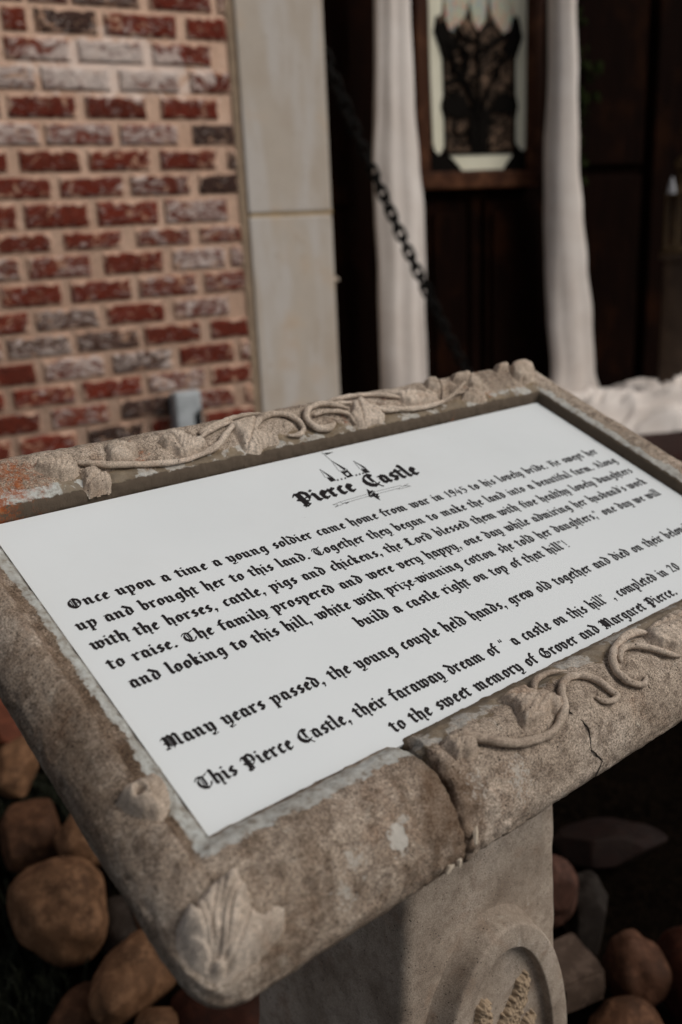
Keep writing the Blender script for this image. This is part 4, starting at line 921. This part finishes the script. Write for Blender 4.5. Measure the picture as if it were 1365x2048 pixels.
g('L', 1.06, s_((.10, 1.24), (.28, 1.34), (.42, 1.2), k=.75), s_((.34, 1.3), (.34, .24), k=1), hl((.48, 1.3), (.48, .22)), s_((.04, .18), (.22, .26), (.56, .10), (.78, .12), (.96, .34), k=.8), s_((.06, .84), (.24, .72), k=.6), s_((.5, 1.28), (.66, 1.16), k=.6), hl((.2, 1.2), (.2, .3)))
g('M', 1.42, s_((.04, 1.10), (.16, 1.26), (.32, 1.18), k=.7), s_((.28, 1.2), (.28, .26), (.12, .06), k=.95), s_((.52, 1.30), (.70, 1.14), (.70, .18), (.62, .06), k=.95), s_((.96, 1.30), (1.12, 1.14), (1.12, .22), (1.26, .10), k=.95), hl((.28, 1.0), (.56, 1.32)), hl((.70, 1.0), (.98, 1.32)), hl((.42, 1.16), (.42, .2)), hl((.52, 1.2), (.52, .2)), hl((.86, 1.16), (.86, .2)), s_((.02, .12), (.3, .04), k=.5), s_((.06, .66), (.26, .60), k=.5), hl((.12, .6), (.4, .7)))
g('P', 1.06, s_((.0, 1.06), (.12, 1.26), (.30, 1.18), k=.75), s_((.28, 1.22), (.28, .0), (.20, -.12), k=1), hl((.42, 1.3), (.42, -.06)), hl((.50, 1.3), (.50, -.02)), s_((.46, 1.30), (.66, 1.30), (.86, 1.08), (.86, .56), (.66, .34), k=.95), s_((.02, .64), (.18, .52), (.30, .58), k=.6), s_((.08, .0), (.3, -.16), (.54, -.02), k=.6), hl((.5, .62), (.86, .74)), hl((.5, .4), (.7, .34)))
g('C', 1.14, s_((.64, 1.30), (.36, 1.20), (.17, .90), (.16, .54), (.32, .22), (.60, .07), (.90, .20), k=1.2), s_((.62, 1.16), (.62, .46), k=.5), hl((.74, 1.26), (.74, .10)), hl((.62, 1.2), (.78, 1.32)), s_((.74, 1.34), (.92, 1.14), k=.95), hl((.9, 1.1), (1.0, 1.28)), hl((.74, .12), (.92, -.16)), s_((.88, -.12), (.94, -.2), k=.4))
g('G', 1.20, s_((.62, 1.28), (.34, 1.16), (.17, .86), (.17, .50), (.34, .20), (.62, .07), (.90, .18), k=1.05), s_((.58, 1.24), (.60, .84), (.50, .40), k=.55), s_((.68, 1.30), (.90, 1.12), k=.9), s_((.72, .80), (.98, .66), (.98, .3), (.88, .16), k=.8), hl((.72, 1.2), (.72, .12)), hl((.60, .66), (.8, .8)), hl((.72, .5), (.98, .5)))
# figures and points
g('1', .52, s_((.08, 1.12), (.22, 1.26), (.22, .16), k=.95), s_((.04, .08), (.40, .08), k=.3))
g('9', .78, s_((.17, 1.10), (.17, .74), (.32, .58), k=1.), s_((.34, 1.26), (.58, 1.08), (.58, .40), (.38, .06), k=1.), hl((.32, .58), (.58, .74)), hl((.17, 1.1), (.36, 1.28)), s_((.12, .14), (.38, .04), k=.5))
g('4', .80, s_((.42, 1.28), (.12, .50), k=.5), s_((.06, .44), (.70, .44), k=.5), s_((.50, .84), (.50, .04), k=.95))
g('5', .76, s_((.20, 1.24), (.20, .76), k=.5), s_((.22, 1.22), (.62, 1.22), k=.45), s_((.24, .76), (.44, .80), (.58, .58), (.56, .28), (.36, .06), k=1.), s_((.10, .16), (.36, .05), k=.4))
g('2', .78, s_((.12, 1.02), (.28, 1.26), (.50, 1.14), (.52, .90), (.34, .56), (.12, .14), k=1.), s_((.10, .12), (.36, .18), (.64, .08), k=.55))
g('0', .80, s_((.17, 1.0), (.17, .30), (.34, .09), k=1.), s_((.38, 1.26), (.60, 1.04), (.60, .34), k=1.), hl((.34, .09), (.60, .34)), hl((.17, 1.0), (.40, 1.28)))
g('.', .38, s_((.10, .20), (.22, .08), k=1.))
g(',', .38, s_((.10, .20), (.22, .08), k=1.), s_((.22, .06), (.12, -.22), k=.45))
g("'", .26, s_((.10, 1.42), (.16, 1.36), k=.55), hl((.17, 1.34), (.10, 1.14)))
g('\u201c', .52, s_((.08, 1.18), (.14, 1.12), k=.6), hl((.08, 1.18), (.16, 1.42)), s_((.30, 1.18), (.36, 1.12), k=.6), hl((.30, 1.18), (.38, 1.42)))
g('\u201d', .52, s_((.10, 1.40), (.16, 1.34), k=.6), hl((.17, 1.34), (.10, 1.12)), s_((.32, 1.40), (.38, 1.34), k=.6), hl((.39, 1.34), (.32, 1.12)))
g('!', .36, s_((.16, 1.38), (.16, .46), k=.45), s_((.12, .17), (.20, .09), k=.7))
g('-', .46, s_((.04, .50), (.40, .50), k=.45))
g(' ', .56)
GAP = .035
def text_obj(name, txt, xL, xR, yb, xh, parent, weight=1.):
    adv = sum(G[c_][0]+GAP for c_ in txt); V = []; F = []; x = 0.; q = 0; pts = []
    for c_ in txt:
        for k, P in G[c_][1]:
            nb = nib(k*weight)
            for a, b in zip(P, P[1:]):
                H = hull([(p[0]+n_[0], p[1]+n_[1]) for p in (a, b) for n_ in nb])
                z = .00012+(q % 40)*2.5e-6; q += 1
                b0 = len(pts); pts += [(x+hx, yb+hy*xh, z) for hx, hy in H]; F.append(list(range(b0, b0+len(H))))
        x += G[c_][0]+GAP
    ia, ib = min(p[0] for p in pts), max(p[0] for p in pts); sx = (xR-xL)/(ib-ia)   # fit the ink to the measured line
    V = [S(xL+(px_-ia)*sx, py_, pz_) for px_, py_, pz_ in pts]
    return mesh(name, V, F, m_ink, parent, smooth=False)
LINES = [
 ('Once upon a time a young soldier came home from war in 1945 to his lovely bride. He swept her', -.2852, .2806, .1892),
 ('up and brought her to this land. Together they began to make the land into a beautiful farm. Along', -.2899, .2871, .1690),
 ('with the horses, cattle, pigs and chickens, the Lord blessed them with five healthy lovely daughters', -.2898, .2870, .1495),
 ("to raise. The family prospered and were very happy, one day while admiring her husband's work", -.2881, .2837, .1300),
 ('and looking to this hill, white with prize-winning cotton she told her daughters,\u201c one day we will', -.2834, .2802, .1106),
 ('build a castle right on top of that hill\u201d!', -.1199, .1147, .0918),
 ('Many years passed, the young couple held hands, grew old together and died on their beloved', -.2895, .2580, .0605),
 ('This Pierce Castle, their faraway dream of \u201c a castle on this hill\u201d , completed in 20', -.2875, .1885, .0272),
 ('to the sweet memory of Grover and Margaret Pierce.', -.1620, .1534, .0072)]
for L in LINES: text_obj('text_line', L[0], L[1], L[2], L[3], .0073, panel)
ttl = text_obj('title_lettering', 'Pierce', -.0700, -.0080, .2283, .0125, panel, 1.2)
ttl2 = text_obj('title_lettering', 'Castle', .0035, .0665, .2283, .0128, panel, 1.2)
# castle emblem and scroll under the title
def toloc(px, py):
    r = SR.transposed() @ Vector(((px-CX)/FPX, (py-CY)/FPX, 1)); o_ = -(SR.transposed() @ ST)
    return o_+r*(-o_.z/r.z)
def E_(x, y): q = toloc(560+x/4.0147, 880+y/4.0147); return q.x, q.y
mb = MB(); zq = [0]
def poly(P, mbx=None):
    zq[0] += 1; (mbx or mb).add([S(x, y, .00012+zq[0]*3e-6) for x, y in P], [list(range(len(P)))])
def pline(P, wd, mbx=None):
    for a, b in zip(P, P[1:]):
        d = Vector((b[0]-a[0], b[1]-a[1])); 
        if d.length < 1e-9: continue
        n_ = Vector((-d.y, d.x)).normalized()*wd/2
        poly([(a[0]+n_.x, a[1]+n_.y), (a[0]-n_.x, a[1]-n_.y), (b[0]-n_.x, b[1]-n_.y), (b[0]+n_.x, b[1]+n_.y)], mbx)
def EP(*P): return [E_(*p) for p in P]
LW = .00042
for roof, blk in (([(320, 235), (365, 302), (413, 292)], [(378, 306), (418, 293), (455, 326), (412, 338)]), ([(590, 168), (642, 232), (690, 222)], [(650, 238), (690, 226), (726, 260), (686, 270)])):
    pline(EP(*roof, roof[0]), LW); poly(EP(*blk)); a, b, c_ = roof
    poly(EP(a, (b[0]+(c_[0]-b[0])*.62, b[1]+(c_[1]-b[1])*.62), c_))
pline(EP((335, 100), (412, 165)), LW*1.3); poly(EP((355, 106), (432, 97), (376, 121)))
pline(EP((412, 165), (476, 251), (546, 240), (412, 165)), LW); poly(EP((412, 165), (512, 240), (526, 240), (528, 232)))
for q in ([(488, 256), (545, 243), (548, 262), (525, 266)], [(488, 256), (525, 266), (540, 288), (545, 305)], [(545, 305), (540, 288), (560, 282), (592, 291)], [(545, 243), (592, 291), (560, 282), (548, 262)]): poly(EP(*q))
for (x, y) in ((466, 322), (496, 315), (526, 308), (614, 283), (641, 276), (668, 269)): poly(EP((x-8, y-5), (x+4, y-8), (x+10, y+4), (x-2, y+8)))
mb.build('castle_emblem', m_ink, panel)
mb = MB()
for P in ([(485, 498), (700, 436)], [(775, 414), (968, 366)], [(505, 512), (715, 452)], [(795, 430), (946, 391)], [(485, 498), (505, 512)], [(485, 498), (425, 522), (470, 522), (443, 541), (510, 516)], [(968, 366), (985, 378), (1032, 352), (998, 368), (1052, 370), (960, 396)]): pline(EP(*P), LW*.8)
poly(EP((512, 506), (560, 499), (538, 513))); poly(EP((940, 397), (972, 381), (958, 394)))
for P in ([(698, 394), (722, 408), (738, 428), (720, 446), (708, 430)], [(722, 412), (745, 404), (752, 418), (736, 424)], [(735, 440), (752, 420), (772, 436), (760, 458)], [(715, 446), (740, 440), (748, 456), (726, 460)], [(770, 432), (792, 430), (790, 446), (772, 446)], [(755, 456), (785, 444), (794, 462), (772, 466)], [(765, 462), (790, 462), (808, 484), (788, 476)]):
    poly(EP(*P))
for P in ([(698, 394), (760, 440), (806, 484)], [(720, 420), (760, 412), (765, 430)], [(740, 455), (770, 452), (796, 440)], [(712, 430), (718, 455), (742, 462)], [(765, 462), (800, 452), (788, 470)]): pline(EP(*P), LW*1.2)
mb.build('scroll_ornament', m_ink, panel)

# ---- pedestal ----
TAN = math.tan(R_(22))
def ped_ring(z, grow=0.):
    k = max(0, min(1, (-.05-z)/.6))
    xl, xr, wf, wb = -.082-.052*k-grow, .088+.006*k+grow, .076-.012*k-grow, .268+.012*k+grow
    r = .010; P = []
    for cx_, cy_, a0 in ((xr-r, wf+r, -90), (xr-r, wb-r, 0), (xl+r, wb-r, 90), (xl+r, wf+r, 180)):
        for i in range(6): a = R_(a0+18*i); P.append((cx_+r*math.cos(a), cy_+r*math.sin(a)))
    out = []
    for a, b in zip(P, P[1:]+P[:1]):
        n = max(1, int(math.dist(a, b)/.012))
        for i in range(n): out.append((a[0]+(b[0]-a[0])*i/n, a[1]+(b[1]-a[1])*i/n))
    return out
zb_ = -P0.z
base_n = len(ped_ring(-.3))
V = []; rings = []
zs = ['top']+[-.06-.010*i for i in range(50)]+[-.60, -.601, zb_-.01]
for zi, z in enumerate(zs):
    grow = .03 if zi >= len(zs)-2 else 0
    R0 = ped_ring(-.06 if z == 'top' else max(z, -.6), grow)
    R0 = [R0[int(i*len(R0)/base_n)] for i in range(base_n)]
    for (a, b) in R0:
        zz = b*TAN-.054 if z == 'top' else min(z, b*TAN-.056)
        p = PD(a, b, zz); q = Vector((a, b, zz))
        n_ = Vector((a, b-.172, 0)).normalized(); amt = .0016*FBM(q*22, 3)+.0005*FBM(q*110, 3)
        V.append(p+(UH*n_.x+WH*n_.y)*amt)
F = []
for i in range(len(zs)-1):
    for j in range(base_n): F.append((i*base_n+j, (i+1)*base_n+j, (i+1)*base_n+(j+1) % base_n, i*base_n+(j+1) % base_n))
F += [list(range(base_n))[::-1]]
ped = mesh('pedestal', V, F, m_ped, lect)
MCX, MCZ, MA, MBh = -.008, -.425, .083, .162
def mw(z): return .076-.012*max(0, min(1, (-.05-z)/.6))
ringp = [(1.12, .004), (1.09, -.0002), (1.06, -.004), (1.05, -.010), (1.04, -.017), (1.035, -.0200), (1.030, -.0215), (1.022, -.0224), (1.010, -.0229), (.995, -.0230), (.9, -.0232), (.80, -.0229), (.788, -.0227), (.781, -.0220), (.777, -.0205), (.774, -.0195), (.768, -.0165), (.762, -.0142), (.74, -.0132), (.4, -.0125), (.02, -.0125)]
V = []; F = []; n = 120
for f, off in ringp:
    for j in range(n):
        a = 2*math.pi*j/n; ex = MA-(1-f)*.083; ez = MBh-(1-f)*.083*1.05
        if f < .5: ex, ez = MA*f, MBh*f
        x, z = MCX+ex*math.cos(a), MCZ+ez*math.sin(a)
        V.append(PD(x, mw(z)+off+.0005*N3((x*90, z*90, off*400)), z))
for i in range(len(ringp)-1):
    for j in range(n): F.append((i*n+j, i*n+(j+1) % n, (i+1)*n+(j+1) % n, (i+1)*n+j))
F.append([(len(ringp)-1)*n+j for j in range(n)])
med = mesh('oval_medallion', V, F, m_ped, ped)
m_straw = flat_mat('straw_paint', rgb(140, 122, 102, 1.), rgb(172, 150, 124, 1.), 160, .85, .001)
def medpt(px, py, w_):
    r = ray(px, py); s0 = ((P0+WH*w_-CAM).dot(WH))/r.dot(WH); q = CAM+r*s0-P0; return q.dot(UH), q.z
wq = mw(-.4)-.0121
spine = [medpt(px, py, wq) for px, py in ((1044, 1958), (1040, 1972), (1036, 1985), (1030, 2003), (1022, 2022), (1014, 2042), (1004, 2062), (992, 2085), (976, 2110), (955, 2140))]
side_ = [[medpt(px, py, wq) for px, py in q] for q in (((962, 2018), (964, 2035), (968, 2060), (975, 2090)), ((1052, 2040), (1045, 2060), (1025, 2080)))]
fl_pts = [(p, .0062+.0013*min(i, 6)) for i, p in enumerate(spine)]+[(p, .0075) for q in side_ for p in q]
fine_ = []
for (p, r_), (q, r2) in zip(fl_pts, fl_pts[1:]):
    if math.dist(p, q) < .03:
        for k in range(5): f = k/5; fine_.append(((p[0]+(q[0]-p[0])*f, p[1]+(q[1]-p[1])*f), r_+(r2-r_)*f))
ax0, ax1 = min(p[0][0] for p in fl_pts)-.012, max(p[0][0] for p in fl_pts)+.012; az0, az1 = min(p[0][1] for p in fl_pts)-.012, max(p[0][1] for p in fl_pts)+.012
g_ = .0007; nxf, nzf = int((ax1-ax0)/g_), int((az1-az0)/g_); V = []; SD = []
for j in range(nzf+1):
    for i in range(nxf+1):
        x, z = ax0+i*g_, az0+j*g_
        e = max(r_-math.dist((x, z), p) for p, r_ in fine_)+.0042*N3((x*230, z*230, 3))+.002*N3((x*520, z*520, 8))
        rid = 1-abs(N3((x*300+z*120, z*190-x*160, 5)))*2.2
        h = -.003 if e < 0 else .0030*(1-math.exp(-e/.0008))+.0030*(1-math.exp(-e/.003))+.0022*rid
        V.append(PD(x, wq-h, z)); SD.append(e)
n1 = nxf+1; F = []
for j in range(nzf):
    for i in range(nxf):
        q = (j*n1+i, j*n1+i+1, (j+1)*n1+i+1, (j+1)*n1+i)
        if max(SD[k] for k in q) > -.0012: F.append(q)
used = sorted({k for f in F for k in f}); mp_ = {k: n for n, k in enumerate(used)}
mb = MB(); mb.add([V[k] for k in used], [[mp_[k] for k in f] for f in F])
mb.build('flower_spray', m_straw, med, smooth=True)

# ================================================================= RIVER STONES
t = NT('river_stone'); cc = t.attr('rc', 'Color'); a = t.noise(14, 5, .65, dist=.4); b = t.noise(45, 5, .7); c3 = t.noise(260, 3)
col = t.mix(t.step(a, .42, .66), cc, t.mix(.5, cc, (.016, .009, .006, 1)))
col = t.mix(t.math('MULTIPLY', t.step(b, .45, .65), .65), col, t.mix(1.0, cc, (2.0, 2.1, 2.2, 1), 'MULTIPLY'))
col = t.mix(t.math('MULTIPLY', t.step(c3, .6, .75), .3), col, (.012, .009, .007, 1))
m_rock = t.out(col, .75, t.math('ADD', b, t.math('MULTIPLY', c3, .3)), .003, .7, spec=.15)
def rock(px, py, z, a, b, c_, rot, colr, sd, label, facet=0., group='stones around the pedestal', name='river_stone'):
    ctr = at_z(px, py, z)
    bm = bmesh.new(); bmesh.ops.create_icosphere(bm, subdivisions=5, radius=1)
    rm = Matrix.Rotation(R_(rot[0]), 3, 'Z') @ Matrix.Rotation(R_(rot[1]), 3, 'X') @ Matrix.Rotation(R_(rot[2]), 3, 'Y')
    rr = random.Random(sd); planes = []
    for _ in range(int(facet*14)):
        nv = Vector((rr.gauss(0, 1), rr.gauss(0, 1), rr.gauss(0, 1))).normalized(); planes.append((nv, rr.uniform(.62, .86)))
    V = []
    for v in bm.verts:
        p = v.co.copy(); q = p*(1+.24*N3((p.x*.9+sd, p.y*.9, p.z*.9))+.09*N3((p.x*2.1, p.y*2.1+sd, p.z*2.1))+.012*FBM(p*7+Vector((sd, 0, 0)), 3))
        for nv, dd_ in planes:
            ex = q.dot(nv)-dd_
            if ex > 0: q -= nv*ex*.92
        V.append(ctr+rm @ Vector((q.x*a, q.y*b, q.z*c_)))
    F = [[v.index for v in f.verts] for f in bm.faces]; bm.free()
    o = mesh(name, V, F, m_rock, org=tuple(ctr), attrs={'rc': ('FLOAT_COLOR', [(*colr, 1)]*len(V))})
    return tag(o, label, 'stone', group)
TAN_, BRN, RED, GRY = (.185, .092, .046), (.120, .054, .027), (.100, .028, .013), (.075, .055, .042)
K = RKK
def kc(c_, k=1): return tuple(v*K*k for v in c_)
rock(125, 1812, .075, .068, .088, .075, (20, 0, 0), kc(TAN_, .95), 1, 'large smooth egg shaped tan river stone, lowest in the left corner group')
rock(272, 1946, .06, .088, .044, .044, (38, 0, 8), kc(TAN_, .95), 22, 'long tan river stone tilted under the near left corner of the lectern')
rock(188, 1672, .085, .066, .050, .052, (-12, 0, 0), kc(TAN_, 1.05), 43, 'rounded tan stone half hidden behind the left rail, above the egg shaped one')
rock(62, 1668, .055, .062, .062, .055, (10, 0, 10), kc(BRN, .75), 5, 'broad dark brown stone with reddish top left of the tan stones', .35)
rock(36, 1530, .07, .060, .055, .055, (30, 20, 15), kc(TAN_, .9), 9, 'angular split tan stone near the left edge of the picture', .9)
rock(25, 1440, .07, .12, .10, .08, (0, 0, 0), kc(RED, 1.0), 12, 'dark reddish stone beside the left rail, highest on the left', .5)
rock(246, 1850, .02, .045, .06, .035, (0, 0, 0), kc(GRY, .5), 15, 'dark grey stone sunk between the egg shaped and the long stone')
rock(318, 1845, .03, .04, .045, .045, (20, 0, 0), kc(TAN_, .9), 16, 'small tan stone peeping out behind the long tilted stone')
rock(160, 2035, .02, .06, .035, .035, (30, 0, 0), kc(BRN, .8), 18, 'flat brown stone cut by the lower edge below the long stone')
rock(328, 2066, .03, .036, .036, .034, (0, 0, 0), kc(TAN_, .9), 21, 'small round brown stone at the lower edge, under the long stone')
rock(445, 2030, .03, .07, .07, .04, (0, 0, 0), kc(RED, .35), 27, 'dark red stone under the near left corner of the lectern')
rock(1092, 1788, .08, .042, .04, .056, (0, 0, 10), kc((.11, .048, .032), .65), 31, 'pinkish stone standing behind the right side of the pedestal', .3)
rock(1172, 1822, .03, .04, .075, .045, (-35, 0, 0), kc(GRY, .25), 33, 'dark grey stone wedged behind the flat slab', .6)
rock(1270, 1940, .06, .042, .045, .060, (0, 0, -6), kc((.10, .043, .023), .75), 35, 'rounded reddish boulder right of the pedestal medallion')
rock(1255, 2075, .035, .05, .045, .04, (0, 0, 0), kc(BRN, .8), 37, 'brown stone cut by the lower edge below the reddish boulder')
rock(1392, 1960, .05, .04, .07, .07, (0, 0, 0), kc(RED, .4), 39, 'dark red stone cut by the right edge of the picture')
rock(1215, 1690, .03, .11, .06, .035, (-14, 0, 6), kc(RED, .08), 41, 'long red stone darkened for the shade behind the lectern', .7)  # red cut to near black: the shade is put into its colour
# flat broken slab
cs = [at_z(px, py, .10) for px, py in ((1147, 1856), (1216, 1941), (1126, 1977), (1060, 1900))]
V = [p for p in cs]+[p-Vector((0, 0, .05)) for p in cs]
bm = bmesh.new(); vs = [bm.verts.new(v) for v in V]
for f in ((0, 1, 2, 3), (7, 6, 5, 4), (0, 4, 5, 1), (1, 5, 6, 2), (2, 6, 7, 3), (3, 7, 4, 0)): bm.faces.new([vs[i] for i in f])
bmesh.ops.bevel(bm, geom=bm.edges[:], offset=.005, segments=2, affect='EDGES'); bmesh.ops.recalc_face_normals(bm, faces=bm.faces[:])
bmesh.ops.triangulate(bm, faces=bm.faces[:]); bmesh.ops.subdivide_edges(bm, edges=bm.edges[:], cuts=5, use_grid_fill=True)
bm.verts.index_update()
V = [v.co+Vector((N3(v.co*30), N3(v.co*30+Vector((5, 0, 0))), N3(v.co*26+Vector((0, 7, 0)))))*.003 for v in bm.verts]
o = mesh('stone_slab', V, [[v.index for v in f.verts] for f in bm.faces], m_rock, smooth=False, org=tuple(sum(cs, Vector())/4-Vector((0, 0, .05))), attrs={'rc': ('FLOAT_COLOR', [(*kc((.075, .049, .035)), 1)]*len(V))}); bm.free()
tag(o, 'flat grey brown broken slab beside the pedestal medallion', 'stone', 'stones around the pedestal')
# sparse ground growth between the stones
m_grass = flat_mat('ground_grass', (.006, .0075, .003, 1), (.016, .018, .007, 1), 60, .8)
rg = random.Random(4); mb = MB()
for k in range(1500):
    px, py = rg.choice(((rg.uniform(-150, 330), rg.uniform(1450, 2150)), (rg.uniform(-80, 120), rg.uniform(1900, 2080)), (rg.uniform(0, 200), rg.uniform(1560, 1640))))
    p = at_z(px, py, 0); h = rg.uniform(.015, .045); a = rg.uniform(0, 6.28); wd = .0022; ln = Vector((rg.uniform(-.5, .5), rg.uniform(-.5, .5), 1))*h
    sdv = Vector((math.cos(a), math.sin(a), 0))*wd; z0 = Vector((0, 0, -.01))
    mb.add([p-sdv+z0, p+sdv+z0, p+sdv*.7+ln*.6, p-sdv*.7+ln*.6, p+ln+Vector((rg.uniform(-.3, .3)*h, rg.uniform(-.3, .3)*h, 0))], [(0, 1, 2, 3), (3, 2, 4)])
tag(mb.build('grass', m_grass), 'sparse dark grass between the river stones', 'grass', kind='stuff')
for o in COL.objects:
    if '_o' in o: del o['_o']
